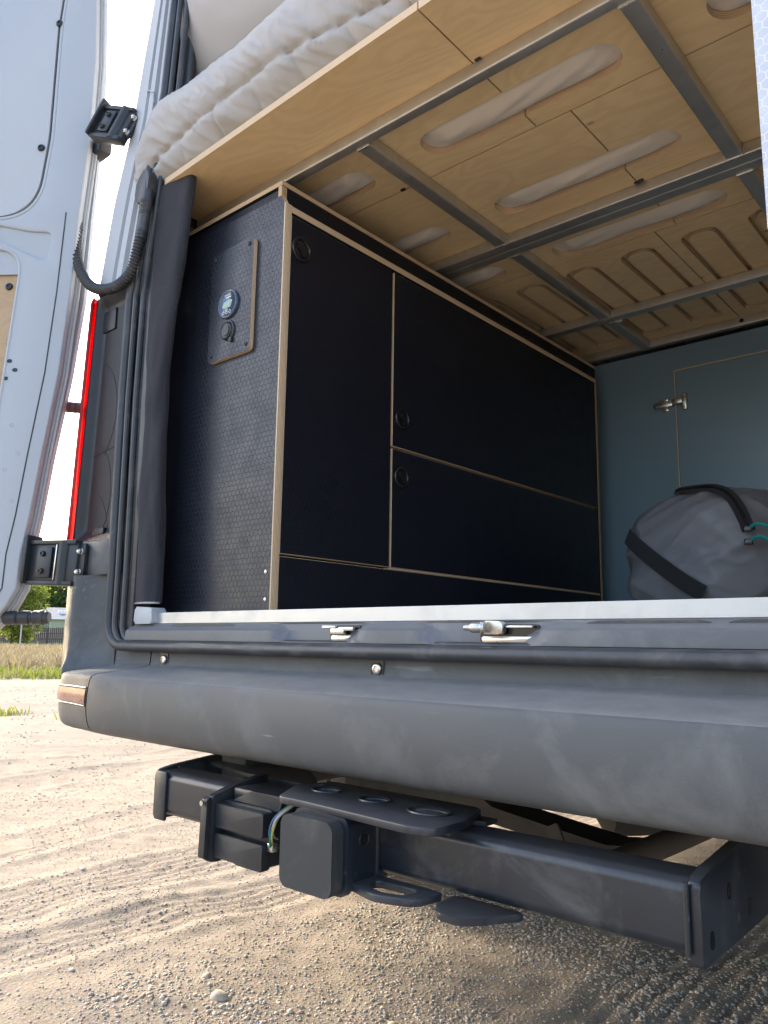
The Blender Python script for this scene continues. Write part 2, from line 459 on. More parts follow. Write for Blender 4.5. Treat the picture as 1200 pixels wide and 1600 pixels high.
# dry grass field far away
sp = g.new('ShaderNodeSeparateXYZ'); g.link(c, sp.inputs[0])
far = g.mapr(sp.outputs[0], -30, -22, 1, 0)
hsv = g.mix(far, hsv, (.34,.27,.18))
g.set('Base Color', hsv)
b1 = g.bump(n3, .55, .004); b2 = g.bump(vo.outputs['Distance'], .5, .003, b1)
g.set('Normal', g.bump(n4, .5, .0015, b2))
gr = npmesh('ground', co, fa, [mg]); tag(gr, kind='structure')

# ------------------------------------------------------------ loose gravel
def ico():
    bm = bmesh.new(); bmesh.ops.create_icosphere(bm, subdivisions=1, radius=1)
    v = np.array([x.co[:] for x in bm.verts]); f = np.array([[y.index for y in q.verts] for q in bm.faces]); bm.free(); return v, f
IV, IF = ico()
def ico2():
    bm = bmesh.new(); bmesh.ops.create_icosphere(bm, subdivisions=2, radius=1)
    v = np.array([x.co[:] for x in bm.verts]); f = np.array([[y.index for y in q.verts] for q in bm.faces]); bm.free(); return v, f
def stones(name, X, Y, S, mats, seed, V=IV, Fc=IF, sink=.25):
    r = np.random.default_rng(seed); k = len(X); nv = len(V)
    scl = S[:, None]*r.uniform(.62, 1.15, (k, 3)); scl[:, 2] *= .62
    jit = 1+r.uniform(-.2, .2, (k, nv, 1))
    P = V[None]*jit*scl[:, None, :]
    a = r.uniform(0, 2*math.pi, k); ca, sa = np.cos(a)[:, None], np.sin(a)[:, None]
    Z = gheight(X, Y)+scl[:, 2]*(1-2*sink)*.35
    out = np.stack([P[..., 0]*ca-P[..., 1]*sa+X[:, None], P[..., 0]*sa+P[..., 1]*ca+Y[:, None], P[..., 2]+Z[:, None]], -1).reshape(-1, 3)
    fc = (Fc[None]+(np.arange(k)*nv)[:, None, None]).reshape(-1, 3)
    o = npmesh(name, out, fc, mats, V is not IV)
    mi = np.repeat(r.integers(0, len(mats), k), len(Fc)).astype(np.int32)
    o.data.polygons.foreach_set('material_index', mi)
    return o
SM = []
for i, cc in enumerate([(.44,.36,.28), (.40,.35,.29), (.50,.43,.34), (.36,.33,.295), (.45,.34,.26), (.42,.385,.345), (.54,.47,.38), (.31,.29,.265)]):
    SM.append(plain('stone_%s' % 'abcdefgh'[i], tuple(q*.9 for q in cc), .8, 0, .25, 120, .4, 300, .3))
def patch_mask(X, Y):
    h = np.zeros_like(X); rs = np.random.default_rng(11)
    for _ in range(9):
        a = rs.uniform(0, 6.28); f = 2*math.pi/rs.uniform(.35, 1.5); h += np.sin(f*(X*math.cos(a)+Y*math.sin(a))+rs.uniform(0, 6.28))
    return h/3
def scatter(n, x0, x1, y0, y1, smin, smax, seed, dens, pw=2.2):
    r = np.random.default_rng(seed)
    X = r.uniform(x0, x1, n); Y = r.uniform(y0, y1, n)
    keep = r.uniform(0, 1, n) < dens(X, Y); X, Y = X[keep], Y[keep]
    S = smin+(smax-smin)*r.uniform(0, 1, len(X))**pw
    return X, Y, S
# coarse gravel bank under the hitch: denser where Y is low and X about -1
dn = lambda X, Y: np.clip(.12+.80*np.exp(-((X+.95)/.40)**2)+.20*patch_mask(X, Y), .03, 1)
A = [scatter(52000, -2.6, .1, .35, 2.4, .0013, .0044, 21, dn, 2.2), scatter(30000, -3.6, -.8, .3, 2.4, .0013, .0036, 27, lambda X, Y: np.clip(.6+.5*patch_mask(X*3, Y*3), .05, 1), 1.6), scatter(14000, -1.45, -.35, .8, 2.0, .0022, .0056, 24, lambda X, Y: np.clip(.45+.5*patch_mask(X*2, Y*2), .05, 1), 2.0),
     scatter(15000, -5.2, -2.2, .6, 4.2, .002, .008, 22, lambda X, Y: np.clip(.25+.4*patch_mask(X, Y), .03, 1), 3.5),
     scatter(9000, -11, -5, 1.8, 7.5, .004, .013, 23, lambda X, Y: np.clip(.30+.4*patch_mask(X, Y), .05, 1), 3.0)]
X, Y, S = [np.concatenate(q) for q in zip(*A)]
o = stones('loose_gravel', X, Y, S, SM, 31); tag(o, 'small tan and grey pebbles scattered over the yard around the van', 'gravel', kind='stuff')
# the largest pebbles, each a thing
V2, F2 = ico2()
big = [(-1.262, .995, .018, 0), (-1.14, 1.06, .0085, 6), (-1.35, 1.03, .0085, 2), (-1.05, 1.02, .0085, 4), (-1.47, .93, .0075, 1),
       (-1.56, .86, .008, 3), (-.98, 1.16, .009, 2)]
names = ['largest round grey stone half buried in the gravel at the bottom edge', 'pale cream pebble on the gravel right of the largest stone',
         'tan pebble on the gravel left of the largest stone', 'reddish tan pebble on the gravel under the square hitch cap',
         'small grey pebble on the sand at the lower left', 'dark grey pebble on the sand nearest the lower left corner', 'tan pebble on the shaded gravel right of centre']
for (x, y, s, mi), lb in zip(big, names):
    o = stones('pebble', np.array([x]), np.array([y]), np.array([s]), [SM[mi]], int(s*1e5)+mi, V2, F2, .3)
    tag(o, lb, 'pebble')

# ------------------------------------------------------------ yard edge: grass
def blades(name, cx, cy, n, spread, h0, h1, w, colr, seed, mats):
    r = np.random.default_rng(seed)
    X = cx+r.normal(0, spread[0], n) if np.isscalar(cx) else cx
    Y = cy+r.normal(0, spread[1], n) if np.isscalar(cy) else cy
    n = len(X); H = r.uniform(h0, h1, n); a = r.uniform(0, 6.28, n); l = r.uniform(.1, .6, n)*H; b = r.uniform(0, 6.28, n)
    dx, dy = np.cos(a)*w, np.sin(a)*w
    P = np.stack([np.stack([X-dx, Y-dy, 0*X], -1), np.stack([X+dx, Y+dy, 0*X], -1),
                  np.stack([X+l*.4*np.cos(b)+dx*.7, Y+l*.4*np.sin(b)+dy*.7, H*.6], -1), np.stack([X+l*np.cos(b), Y+l*np.sin(b), H], -1)], 1)
    P[:, :, 2] += (gheight(X, Y)-.01)[:, None]
    i = np.arange(n)*4
    f = np.concatenate([np.stack([i, i+1, i+2], -1), np.stack([i, i+2, i+3], -1)])
    o = npmesh(name, P.reshape(-1, 3), f, mats, False)
    if len(mats) > 1:
        q = r.integers(0, len(mats), n); o.data.polygons.foreach_set('material_index', np.concatenate([q, q]).astype(np.int32))
    return o
def leafmat(name, col, tr=.35):
    m = mat(name, col, .6, 0, .3); g = N(m)
    n = g.noise(g.coord(), 3, 3); g.set('Base Color', g.mix(n, tuple(x*.7 for x in col), tuple(x*1.35 for x in col)))
    t = g.new('ShaderNodeBsdfTranslucent'); t.inputs[0].default_value = (col[0]*1.5, col[1]*1.5, col[2]*.8, 1)
    mx = g.new('ShaderNodeMixShader'); mx.inputs[0].default_value = tr
    out = g.t.nodes['Material Output']
    g.link(g.b.outputs[0], mx.inputs[1]); g.link(t.outputs[0], mx.inputs[2]); g.link(mx.outputs[0], out.inputs[0])
    return m
LG = leafmat('grass_green', (.13,.17,.035)); LY = leafmat('grass_yellowgreen', (.22,.23,.06)); LD = leafmat('grass_dry', (.30,.245,.18), .2); LD2 = leafmat('grass_dry_brown', (.22,.17,.12), .2)
# the view to the left of the van: direction a from camera
def polar(d, a): return np.array([-math.cos(R_(a))*d, math.sin(R_(a))*d])
r = np.random.default_rng(5)
def sector(n, d0, d1, a0, a1, seed, pw=1):
    r = np.random.default_rng(seed); d = d0+(d1-d0)*r.uniform(0, 1, n)**pw; a = np.radians(r.uniform(a0, a1, n))
    return -np.cos(a)*d, np.sin(a)*d
X, Y = sector(5200, 14.2, 17.5, 14, 36, 51)
km = patch_mask(X*.5, Y*.5) > -.35
tag(blades('green_grass', X[km], Y[km], 0, (0, 0), .06, .22, .012, None, 52, [LG, LG, LY, LD]), 'strip of green grass along the far edge of the gravel yard', 'grass', kind='stuff')
X, Y = sector(26000, 17, 84, 14, 36, 53, 1.3)
tag(blades('dry_grass', X, Y, 0, (0, 0), .10, .34, .03, None, 54, [LD, LD, LD2, LD2, LD]), 'tall dry straw coloured grass in the field before the fence', 'grass', kind='stuff')
for i, (a, d, lb) in enumerate(((23.6, 8.0, 'small green weed tuft growing in the gravel at the left edge'),
                                (28.6, 7.3, 'small green weed tuft in the gravel by the bumper corner'))):
    x, y = polar(d, a)
    tag(blades('weed_tuft', x, y, 130, (.10, .10), .02, .09, .006, None, 60+i, [LG, LY]), lb, 'weed', kind='stuff')

# ------------------------------------------------------------ far fence, house, trees
fence_mat = plain('weathered_fence_wood', (.105,.07,.06), .85, 0, .35, 4)
fd = Vector((.42, .907, 0)); fn_ = Vector((-.907, .42, 0)); f0 = Vector((*polar(90, 25.5), 0))
fen = thing('wooden_fence', 'dark brown vertical board fence across the far side of the dry field', 'fence', f0)
mb = MB(); r = random.Random(3)
k = 0; s = -14.0
while s < 12:
    h = 1.78+r.uniform(-.04, .04); w = .15
    M4 = frame4(f0+fd*s, fd, fn_, (0, 0, 1))
    mb.box((0, 0, 0), (w, .02, h), .0, 0, M4); s += .19
o = mb.build('pickets', fence_mat, fen, False); o['kind'] = 'stuff'
for z in (.55, 1.15):
    MB().box((-14, -.045, z), (12, -.003, z+.09), 0, 0, frame4(f0, fd, fn_, (0, 0, 1))).build('rail', fence_mat, fen, False)
for s in np.arange(-14, 12, 2.4):
    MB().box((s, .025, 0), (s+.1, .13, 1.85), 0, 0, frame4(f0, fd, fn_, (0, 0, 1))).build('post', fence_mat, fen, False)

h0 = Vector((*polar(104, 27.0), 0)); hM = frame4(h0, fd, fn_, (0, 0, 1))
house = thing('house', 'pale green single storey house with grey shingle roof behind the fence', 'house', h0)
sid = mat('green_siding', (.33,.36,.24), .8); g = N(sid); s_ = g.new('ShaderNodeSeparateXYZ'); g.link(g.coord(), s_.inputs[0])
g.set('Base Color', g.mix(g.mapr(g.math('SINE', g.math('MULTIPLY', s_.outputs[2], 42)), .6, 1, 0, .5), (.34,.37,.245), (.22,.25,.17)))
MB().box((-10, 0, 0), (11, 8, 3.0), 0, 0, hM).build('wall', sid, house, False)
roofm = plain('grey_shingles', (.19,.195,.205), .85, 0, .3, 3)
rf = MB().add([hM @ Vector(p) for p in [(-10.5,-.5,3.0),(11.5,-.5,3.0),(11.5,4,4.35),(-10.5,4,4.35),(-10.5,8.5,3.0),(11.5,8.5,3.0),(-10.5,-.5,3.2),(11.5,-.5,3.2),(11.5,4,4.55),(-10.5,4,4.55),(-10.5,8.5,3.2),(11.5,8.5,3.2)]],
         [(0,1,2,3),(3,2,5,4),(6,9,8,7),(9,10,11,8),(0,6,7,1),(4,5,11,10),(0,3,9,6),(3,4,10,9),(1,7,8,2),(2,8,11,5)]).build('roof', roofm, house, False)
trim = mat('white_trim', (.75,.75,.72), .5)
MB().box((-10.5, -.56, 2.98), (11.5, -.505, 3.24), 0, 0, hM).build('fascia', trim, house, False)
glass = mat('window_glass', (.10,.16,.15), .1, 0, .8)
for x in (-6.2, -3.9, 1.6, 5.2):
    w = MB().box((x-.08, -.06, 1.35), (x+1.88, -.003, 2.60), 0, 0, hM).build('window', trim, house, False)
    MB().box((x, -.085, 1.43), (x+.88, -.063, 2.52), 0, 0, hM).build('pane', glass, w, False)
    MB().box((x+.94, -.085, 1.43), (x+1.82, -.063, 2.52), 0, 0, hM).build('pane', glass, w, False)
for x in (-4.6, -1.2, 3.3):
    p = [Vector((x, 1.0, 3.0+.2+1.5*.3)), Vector((x+1.6, 1.0, 3.65)), Vector((x+1.6, 2.6, 4.13)), Vector((x, 2.6, 4.13))]
    MB().box((x, 1.2, 3.60), (x+1.5, 2.3, 4.10), .03, 0, hM).build('skylight', trim, house, False)

def tree(base, H, R, crown0, label, cols, seed, n, name='tree', leaf=.12):
    t = thing(name, label, 'tree', base)
    b = Vector(base); rr = random.Random(seed); bark = M['chassis']
    mb = MB(); mb.tube([b+Vector((rr.uniform(-.1, .1)*k, rr.uniform(-.1, .1)*k, H*.16*k)) for k in range(6)], [.03*H*(1-.16*k)*.5+.02 for k in range(6)], 8)
    for k in range(9):
        z = crown0+(H-crown0)*rr.uniform(0, .6); a = rr.uniform(0, 6.28)
        mb.tube([b+Vector((0, 0, z*.9)), b+Vector((math.cos(a)*R*.35, math.sin(a)*R*.35, z+.5)), b+Vector((math.cos(a)*R*.75, math.sin(a)*R*.75, z+1.1))], [.08, .05, .02], 6)
    mb.build('trunk', bark, t)
    r = np.random.default_rng(seed)
    nc = 46
    cc = r.normal(0, 1, (nc, 3)); cc /= np.linalg.norm(cc, axis=1)[:, None]; cc *= r.uniform(.35, 1, (nc, 1))
    cc = cc*np.array([R, R, (H-crown0)/2])+np.array([0, 0, (H+crown0)/2])
    ci = r.integers(0, nc, n); P = cc[ci]+r.normal(0, 1, (n, 3))*R*.17
    P[:, 2] = np.clip(P[:, 2], .1, None)
    u = r.normal(0, 1, (n, 3)); u /= np.linalg.norm(u, axis=1)[:, None]; w = np.cross(u, r.normal(0, 1, (n, 3))); w /= np.linalg.norm(w, axis=1)[:, None]
    s = leaf*r.uniform(.6, 1.4, (n, 1)); P += np.array(base)
    co = np.stack([P-u*s, P+w*s*.55, P+u*s, P-w*s*.55], 1).reshape(-1, 3)
    o = npmesh('crown', co, np.arange(n*4).reshape(n, 4), cols, False)
    o.data.polygons.foreach_set('material_index', r.integers(0, len(cols), n).astype(np.int32)); attach(o, t); o['kind'] = 'stuff'
LT1 = leafmat('leaf_yellowgreen', (.15,.19,.03), .5); LT2 = leafmat('leaf_green', (.075,.12,.03), .45); LT3 = leafmat('leaf_dark', (.045,.075,.022), .3); LT4 = leafmat('leaf_pale', (.24,.25,.08), .5)
x, y = polar(80, 23.6); tree((x, y, 0), 7.6, 2.6, .3, 'yellow green leafy tree in front of the fence at the left edge', [LT1, LT1, LT2, LT4], 1, 16000, 'leafy_tree', .13)
x, y = polar(118, 24.6); tree((x, y, 0), 9.4, 3.4, 2, 'green tree behind the left end of the house roof', [LT1, LT2, LT2, LT3], 2, 15000, 'leafy_tree', .16)
x, y = polar(120, 26.6); tree((x, y, 0), 9.0, 3.6, 2, 'tree with dark and pale leaves behind the middle of the house', [LT4, LT2, LT2, LT3], 3, 15000, 'leafy_tree', .16)
x, y = polar(119, 28.8); tree((x, y, 0), 9.1, 3.6, 2, 'backlit pale green tree behind the house beside the bumper corner', [LT4, LT4, LT1, LT2], 4, 15000, 'leafy_tree', .16)
x, y = polar(126, 21.5); tree((x, y, 0), 9.6, 3.8, 2, 'tall green tree beyond the fence, leftmost of the row', [LT1, LT2, LT3], 5, 12000, 'leafy_tree', .18)
pst = plain('grey_post', (.35,.34,.32), .7); x, y = polar(40, 24.15)
tag(MB().cyl((x, y, -.1), (x, y, 1.35), .035, n=10).build('marker_post', pst), 'thin pale grey post standing in the dry grass at the left', 'post')
# ------------------------------------------------------------ van
XC = -.76
def mx(x, s): return x if s > 0 else 2*XC-x          # s=+1 left side as measured, -1 mirrored right side
van = thing('camper_van', 'white camper van seen from behind with its rear doors open and grey plastic bumper', 'van', (XC, 2.4, 0))
XO = [(.40,-1.775),(.885,-1.768),(1.495,-1.742),(1.72,-1.697),(1.895,-1.636),(2.24,-1.562),(2.55,-1.47),(2.72,-1.38),(2.84,-1.20)]
def xo(z): return interp(XO, z)
def xi(z): return interp([(.88,-1.572),(1.45,-1.578),(1.56,-1.562),(1.72,-1.530),(1.90,-1.492),(2.24,-1.474),(2.6,-1.45)], z)
WY, WR = 1.98, .41
def zb(Y):
    d = abs(Y-WY); return .43 if d >= WR else max(.43, .36+math.sqrt(max(WR*WR-d*d, 0)))
YS = list(np.linspace(.96, WY-WR, 14))+list(np.linspace(WY-WR, WY+WR, 26))[1:]+list(np.linspace(WY+WR, 6.2, 20))[1:]
for s in (1, -1):
    mb = MB()
    def fn(u, v):
        Y = YS[int(round(u*(len(YS)-1)))]; lo = max(zb(Y), .80 if Y < 1.25 else 0) if Y < 1.30 else zb(Y)
        z = lerp(lo, 2.84, v); out = .035*sstep(.96, 1.6, Y)*(1-sstep(1.6, 2.8, z)*.6)
        if Y < 1.12 and .885 < z < 1.495: out -= .03
        return (mx(xo(z)-out, s), Y, z)
    mb.grid(fn, len(YS), 44)
    mb.build('body_side', M['paint'], van, angle=50)
    # rear pillar with pressed grooves beside the door seal
    prof = [(0,.912),(.05,.902),(.07,.893),(.20,.890),(.22,.899),(.30,.899),(.32,.888),(.44,.886),(.46,.893),(.50,.893),(.52,.884),(.86,.884),(.94,.896),(.985,.925),(1.0,.965)]
    mb = MB()
    def fn(u, v):
        z = lerp(1.497, 2.80, v); f, y = prof[int(round(u*(len(prof)-1)))]
        return (mx(lerp(xi(z), xo(z), f), s), y, z)
    mb.grid(fn, len(prof), 30)
    mb.add([(mx(xi(1.497), s), .912, 1.497), (mx(xo(1.497), s), .912, 1.497), (mx(xo(1.497), s), 1.15, 1.497), (mx(xi(1.497), s), 1.15, 1.497)], [(0, 1, 2, 3)])
    mb.build('rear_pillar', M['paint'], van, angle=25)
    # pressed step marks on the pillar near the upper hinge
    mb = MB()
    for z in (1.98, 1.85):
        x = lerp(xi(z), xo(z), .40)
        mb = MB(); mb.tube([(mx(x-.045, s), .8855, z+.006), (mx(x-.02, s), .8855, z), (mx(x+.01, s), .886, z-.02), (mx(x+.012, s), .886, z-.05)], .0022, 6)
        mb.build('pressed_step', M['paint'], van)
# roof and rear header
mb = MB()
def fn(u, v):
    a = lerp(-1, 1, u); return (XC+a*.46, lerp(.98, 6.2, v), 2.84+.07*(1-a*a))
mb.grid(fn, 16, 8)
mb.box((-1.40, .90, 2.66), (-.12, .985, 2.86), .02)
mb.build('roof', M['paint'], van)
dark_in = plain('interior_grey_lining', (.20,.20,.20), .9, 0, .1, 10, .2, 300)
white_in = plain('interior_white_lining', (.6,.59,.57), .8, 0, .05, 10, .1, 300)
MB().box((-1.40, .99, 2.70), (-.12, 6.1, 2.72)).build('headliner', white_in, van, False)
for s in (1, -1):
    mb = MB(); a, b = mx(-1.585, s), mx(-1.605, s)
    mb.box((min(a, b), 1.0, .60), (max(a, b), 6.1, 1.70)); mb.box((min(a, b)+.0, 1.0, 1.702), (max(a, b)+.0, 6.1, 2.0))
    c1, c2 = mx(-1.53, s), mx(-1.55, s)
    mb.box((min(c1, c2), 1.0, 2.002), (max(c1, c2), 6.1, 2.71))
    mb.build('inner_wall', white_in if s < 0 else dark_in, van, False)  # unseen right wall kept pale to bounce light into the bay
MB().box((-1.60, 6.0, .6), (.08, 6.05, 2.8)).build('front_bulkhead', dark_in, van, False)
MB().box((-1.56, .955, .655), (.05, 6.0, .7185)).build('load_floor', plain('pale_wood_floor', (.56,.47,.36), .5), van, False)  # unseen floor coloured pale to bounce light up to the bed
# inner pillar trim (dark seal seen above the bed)
for s in (1, -1):
    mb = MB()
    mb.tube([(mx(-1.43, s), .93, 2.66), (mx(-1.442, s), .93, 2.24), (mx(-1.458, s), .93, 1.95), (mx(-1.50, s), .93, 1.72)], .016, 12)
    a, b = mx(-1.56, s), mx(-1.44, s)
    mb.build('pillar_trim', M['rubber'], van)

# ---- door seal: three ribs following the opening
def seal_path(off, y, ztop=2.64, half=True):
    x0 = -1.556-off; zlo = .654-off*.30; r = .055+off*.6; p = []
    for z in (1.72, 1.45, 1.2, .95, .80): p.append((x0+interp([(.8,0),(1.2,-.010),(1.45,-.008),(1.72,.032)], z), y, z))
    p = [(-1.435-off, y, ztop), (-1.452-off, y, 2.24), (-1.474-off, y, 1.93)]+p
    for i in range(8):
        a = math.pi+i/7*math.pi/2; p.append((x0+r+r*math.cos(a), y, zlo+r+r*math.sin(a)))
    L = p[:]; Rr = [(2*XC-q[0], q[1], q[2]) for q in L][::-1]
    return L+[(-1.1, y, zlo), (-.76, y, zlo), (-.4, y, zlo)]+Rr
se = MB().tube(seal_path(.004, .885), .0105, 12).build('door_seal', M['rubber'], van)
MB().tube(seal_path(-.014, .889), .0065, 10).build('seal_lip', M['rubber'], se)
MB().tube(seal_path(-.030, .899), .007, 10).build('seal_lip', M['rubber'], se)
mb = MB()
for z in np.arange(.72, 1.70, .009):
    x_ = -1.525+interp([(.8,0),(1.2,-.010),(1.45,-.008),(1.72,.032)], z); mb.box((x_+.006, .9018, z), (x_+.013, .9026, z+.005))
o = mb.build('seal_rib', M['rubber'], se, False); o['kind'] = 'stuff'

for s in (1, -1):
    a, b = mx(-1.570, s), mx(-1.497, s)
    MB().box((min(a, b), .903, .69), (max(a, b), .909, 1.76), .001).build('door_jamb', M['rubber'], van)
for s in (1, -1):
    a, b = mx(-1.73, s), mx(-1.562, s)
    MB().box((min(a, b), .916, .56), (max(a, b), 1.12, .884), .004).build('corner_light_block', M['bumper'], van)  # unseen block added to stop sun leaking through the hollow corner
    MB().box((min(mx(-1.56, s), mx(-1.50, s)), .912, .56), (max(mx(-1.56, s), mx(-1.50, s)), .954, .72), .002).build('sill_closing_panel', M['bumper'], van)
# ---- threshold: aluminium strip, plastic cover with facets and latch pockets
MB().box((-1.424, .9135, .6995), (-.09, .9165, .7215), .0006).box((-1.424, .917, .7175), (-.09, .955, .7212)).build('sill_strip', M['alu'], van, False)
MB().prism(roundpoly([(-1.487,.699),(-1.418,.699),(-1.422,.732),(-1.484,.735)], .006), lambda u, v, t: (u, t, v), .900, .935, 0, .004).build('sill_corner', M['paint'], van)
def depth(x, q=0):
    """how far the cover face is set back at X (0 proud, 1 recessed)"""
    r = sstep(-1.055+q, -1.015+q, x)*(1-sstep(-.862-q, -.800-q, x))
    r2 = sstep(-.735+q, -.695+q, x)*(1-sstep(-.545-q, -.470-q, x))
    return max(r, r2)
cov = [( .9120,.6990),(.9095,.6985),(.9080,.6960),(.9030,.6925),(.8950,.6880),(.8915,.6850),(.8900,.6700),(.8900,.6655),(.8915,.6650),(.905,.6650)]
xs = sorted(set(list(np.linspace(-1.50, -.02, 150))+list(np.linspace(-1.06, -1.0, 24))+list(np.linspace(-.88, -.79, 30))+list(np.linspace(-.74, -.67, 24))+list(np.linspace(-.57, -.46, 30))))
mb = MB()
def fn(u, v):
    x = xs[int(round(u*(len(xs)-1)))]; y, z = cov[int(round(v*(len(cov)-1)))]; d = depth(x, (.692-z)*1.5)
    if 1 < y*0+int(round(v*9)) < 8:
        k = int(round(v*9)); y = lerp(y, .9105-.0035*(k-2)/5, d*.92)
    return (x, y, z)
mb.grid(fn, len(xs), len(cov))
cover = mb.build('sill_cover', M['cladding'], van, angle=18)
gm = M['black']
for x0, x1, big in ((-.902, -.836, 0), (-.612, -.520, 1)):
    p = MB().prism(rrect(x0, .6675, x1, .6932, .006), lambda u, v, t: (u, t, v), .9015, .9065).build('latch_pocket', M['gloss'], cover)
    MB().prism(roundpoly([(x0+.006,.6685),(x1-.010,.6685),(x1-.004,.6770),(x0+.003,.6770)], .003), lambda u, v, t: (u, t, v), .8985, .9012, 0, .0006).build('latch_plate', M['zinc'], p)
    lt = MB()
    if big:
        lt.prism(roundpoly([(x0+.004,.680),(x0+.044,.680),(x0+.044,.697),(x0+.018,.698),(x0+.006,.692)], .006), lambda u, v, t: (u, t, v), .888, .898, 0, .0012)
        lt.lathe([(.0,.0),(.0055,.0),(.007,.003),(.007,.014),(.0095,.016),(.0095,.020)], frame4((x0+.002,.874,.6885), (0,0,1), (.35,-.94,0), (.94,.35,0)), 16)
        lt.lathe([(.0,-.010),(.003,-.010),(.004,-.006),(.0045,.001)], frame4((x0+.002,.876,.6885), (0,0,1), (.35,-.94,0), (.94,.35,0)), 12)
        lt.box((x0+.046, .893, .6885), (x1-.006, .8985, .6915), .0006)
    else:
        lt.box((x0-.008, .889, .688), (x0+.022, .897, .6925), .0012); lt.box((x0+.010, .890, .679), (x0+.040, .898, .6885), .0018)
        lt.box((x0+.026, .892, .6845), (x1-.008, .8985, .6905), .001)
    lt.build('door_latch', M['zinc'], p)
# scuffs: raised textured patches at the top of the cover
mb = MB()
for x0, x1 in ((-1.36, -1.15), (-.46, -.30), (-.29, -.15)):
    mb = MB(); mb.prism(roundpoly([(x0,.6940),(x1,.6940),(x1-.015,.6975),(x0+.02,.6975)], .002), lambda u, v, t: (u, t, v), .9045, .9065)
    mb.build('tread_patch', M['rubber'], cover)

# ---- bumper
OP = [(XC,.764),(-1.0,.765),(-1.25,.768),(-1.40,.775),(-1.52,.798),(-1.60,.816),(-1.668,.849),(-1.715,.91),(-1.76,1.0),(-1.795,1.15),(-1.80,1.40)]
BP = [(XC,.904),(-1.0,.904),(-1.25,.904),(-1.40,.904),(-1.49,.904),(-1.55,.906),(-1.60,.915),(-1.65,.95),(-1.69,1.03),(-1.71,1.16),(-1.72,1.40)]
OPs = spline([(*p, 0) for p in OP], 161); BPs = spline([(*p, 0) for p in BP], 161)
BPROF = [(0,.650),(0,.632),(.004,.622),(.02,.6165),(.12,.6125),(.45,.608),(.80,.6025),(.93,.5995),(.985,.5965),(1.01,.5910),(1.03,.578),(1.045,.560),(1.045,.542),(1.03,.524),(1.0,.508),(.96,.4985),(.90,.4925),(.80,.4885),(.5,.484),(.2,.482)]
def bump_pt(t, k, s, grow=0.0):
    i = t*160; a = int(min(i, 159)); f = i-a
    O = OPs[a].lerp(OPs[a+1], f); B = BPs[a].lerp(BPs[a+1], f)
    kk = min(int(k), len(BPROF)-2); w = lerp(BPROF[kk][0], BPROF[kk+1][0], k-kk); z = lerp(BPROF[kk][1], BPROF[kk+1][1], k-kk)
    d = (O-B); n = d.normalized()
    p = B+d*w+n*grow
    return (mx(p.x, s), p.y, z-.004*sstep(.25, .6, t)*(1 if z < .62 else 0))
T1 = .315       # seam between bumper centre and corner caps (X about -1.47)
NB = len(BPROF)
mb = MB()
for s in (1, -1):
    mb.grid(lambda u, v: bump_pt(u*T1, v*(NB-1), s), 60, 2*NB-1)
bm_ = mb.build('bumper', M['bumper'], van, angle=40)
for s in (1, -1):
    cap = MB().grid(lambda u, v: bump_pt(T1+.0035+u*(1-T1-.0035), v*(NB-1), s), 60, 2*NB-1).build('bumper_corner', M['bumper'], bm_, angle=40)
    # dark groove behind the seam
    MB().grid(lambda u, v: bump_pt(T1-.01+u*.024, v*(NB-1), s, -.004), 4, 2*NB-1).build('seam_gap', M['gloss'], bm_)
    MB().grid(lambda u, v: bump_pt(T1+.006+u*.40, 10.35+v*1.55, s, .0022), 40, 10).build('corner_reflector', M['reflector'], bm_)
    mbb = MB()
    for k in (10.2, 12.05):
        mbb.tube([bump_pt(T1+.005+u*.41, k, s, .001) for u in np.linspace(0, 1, 20)], .0016, 6)
    mbb.build('reflector_groove', M['gloss'], bm_)
    # corner column rising beside the lamp
    CP = [(-1.775,1.02),(-1.765,.94),(-1.745,.885),(-1.710,.868),(-1.688,.860),(-1.668,.856),(-1.655,.862),(-1.632,.880),(-1.60,.896),(-1.575,.902),(-1.560,.904)]
    CC = spline([(*p, 0) for p in CP], 44)
    def fn(u, v):
        p = CC[int(round(u*43))]; z = lerp(.590, .806, v)
        f = .020*math.exp(-max(0, z-.606)/.022)*(1-sstep(.70, 1, u))*sstep(.30, .60, u)
        return (mx(p.x+(.012*math.exp(-max(0, z-.596)/.02)-.002)*(1-sstep(.25, .5, u)), s), p.y-f*(1-math.exp(-(u/.3)**2)), z)
    mb = MB().grid(fn, 44, 34)
    # upper inner part next to the seal
    mb.prism([(-1.665,.806),(-1.556,.806),(-1.556,.884),(-1.661,.884),(-1.663,.84)], lambda u, v, t: (mx(u, s), t, v), .880, .915, 0, .003)
    mb.prism(roundpoly([(-1.775,1.02),(-1.745,.885),(-1.715,.858),(-1.668,.856),(-1.60,.896),(-1.56,.904),(-1.56,1.02)], 0), lambda u, v, t: (mx(u, s), v, t), .803, .8058, 0, 0)
    mb.build('bumper_column', M['bumper'], bm_, angle=40)
    # stepped white metal behind the lower hinge
    MB().prism(roundpoly([(-1.735,.8065),(-1.679,.8065),(-1.676,.822),(-1.668,.824),(-1.6665,.884),(-1.735,.884)], .002), lambda u, v, t: (mx(u, s), t, v), .872, .95, 0, .003).build('hinge_mount', M['paint'], van)
# bumper screws in square recesses
for x in (-1.369, -.801):
    MB().prism(rrect(x-.013, .6155, x+.013, .6400, .002), lambda u, v, t: (u, t, v), .9022, .9032).build('screw_recess', M['gloss'], bm_)
    mb = MB().lathe([(0,0),(.0085,0),(.0085,.002),(.006,.0035),(.0055,.002),(0,.002)][::-1] if 0 else [(.0088,-.001),(.0088,.0015),(.0065,.003),(.0048,.003),(.0042,.0015),(.001,.0015)], frame4((x, .9015, .6275), (1,0,0), (0,0,1), (0,-1,0)), 18)
    mb.build('bumper_screw', M['zinc'], bm_)

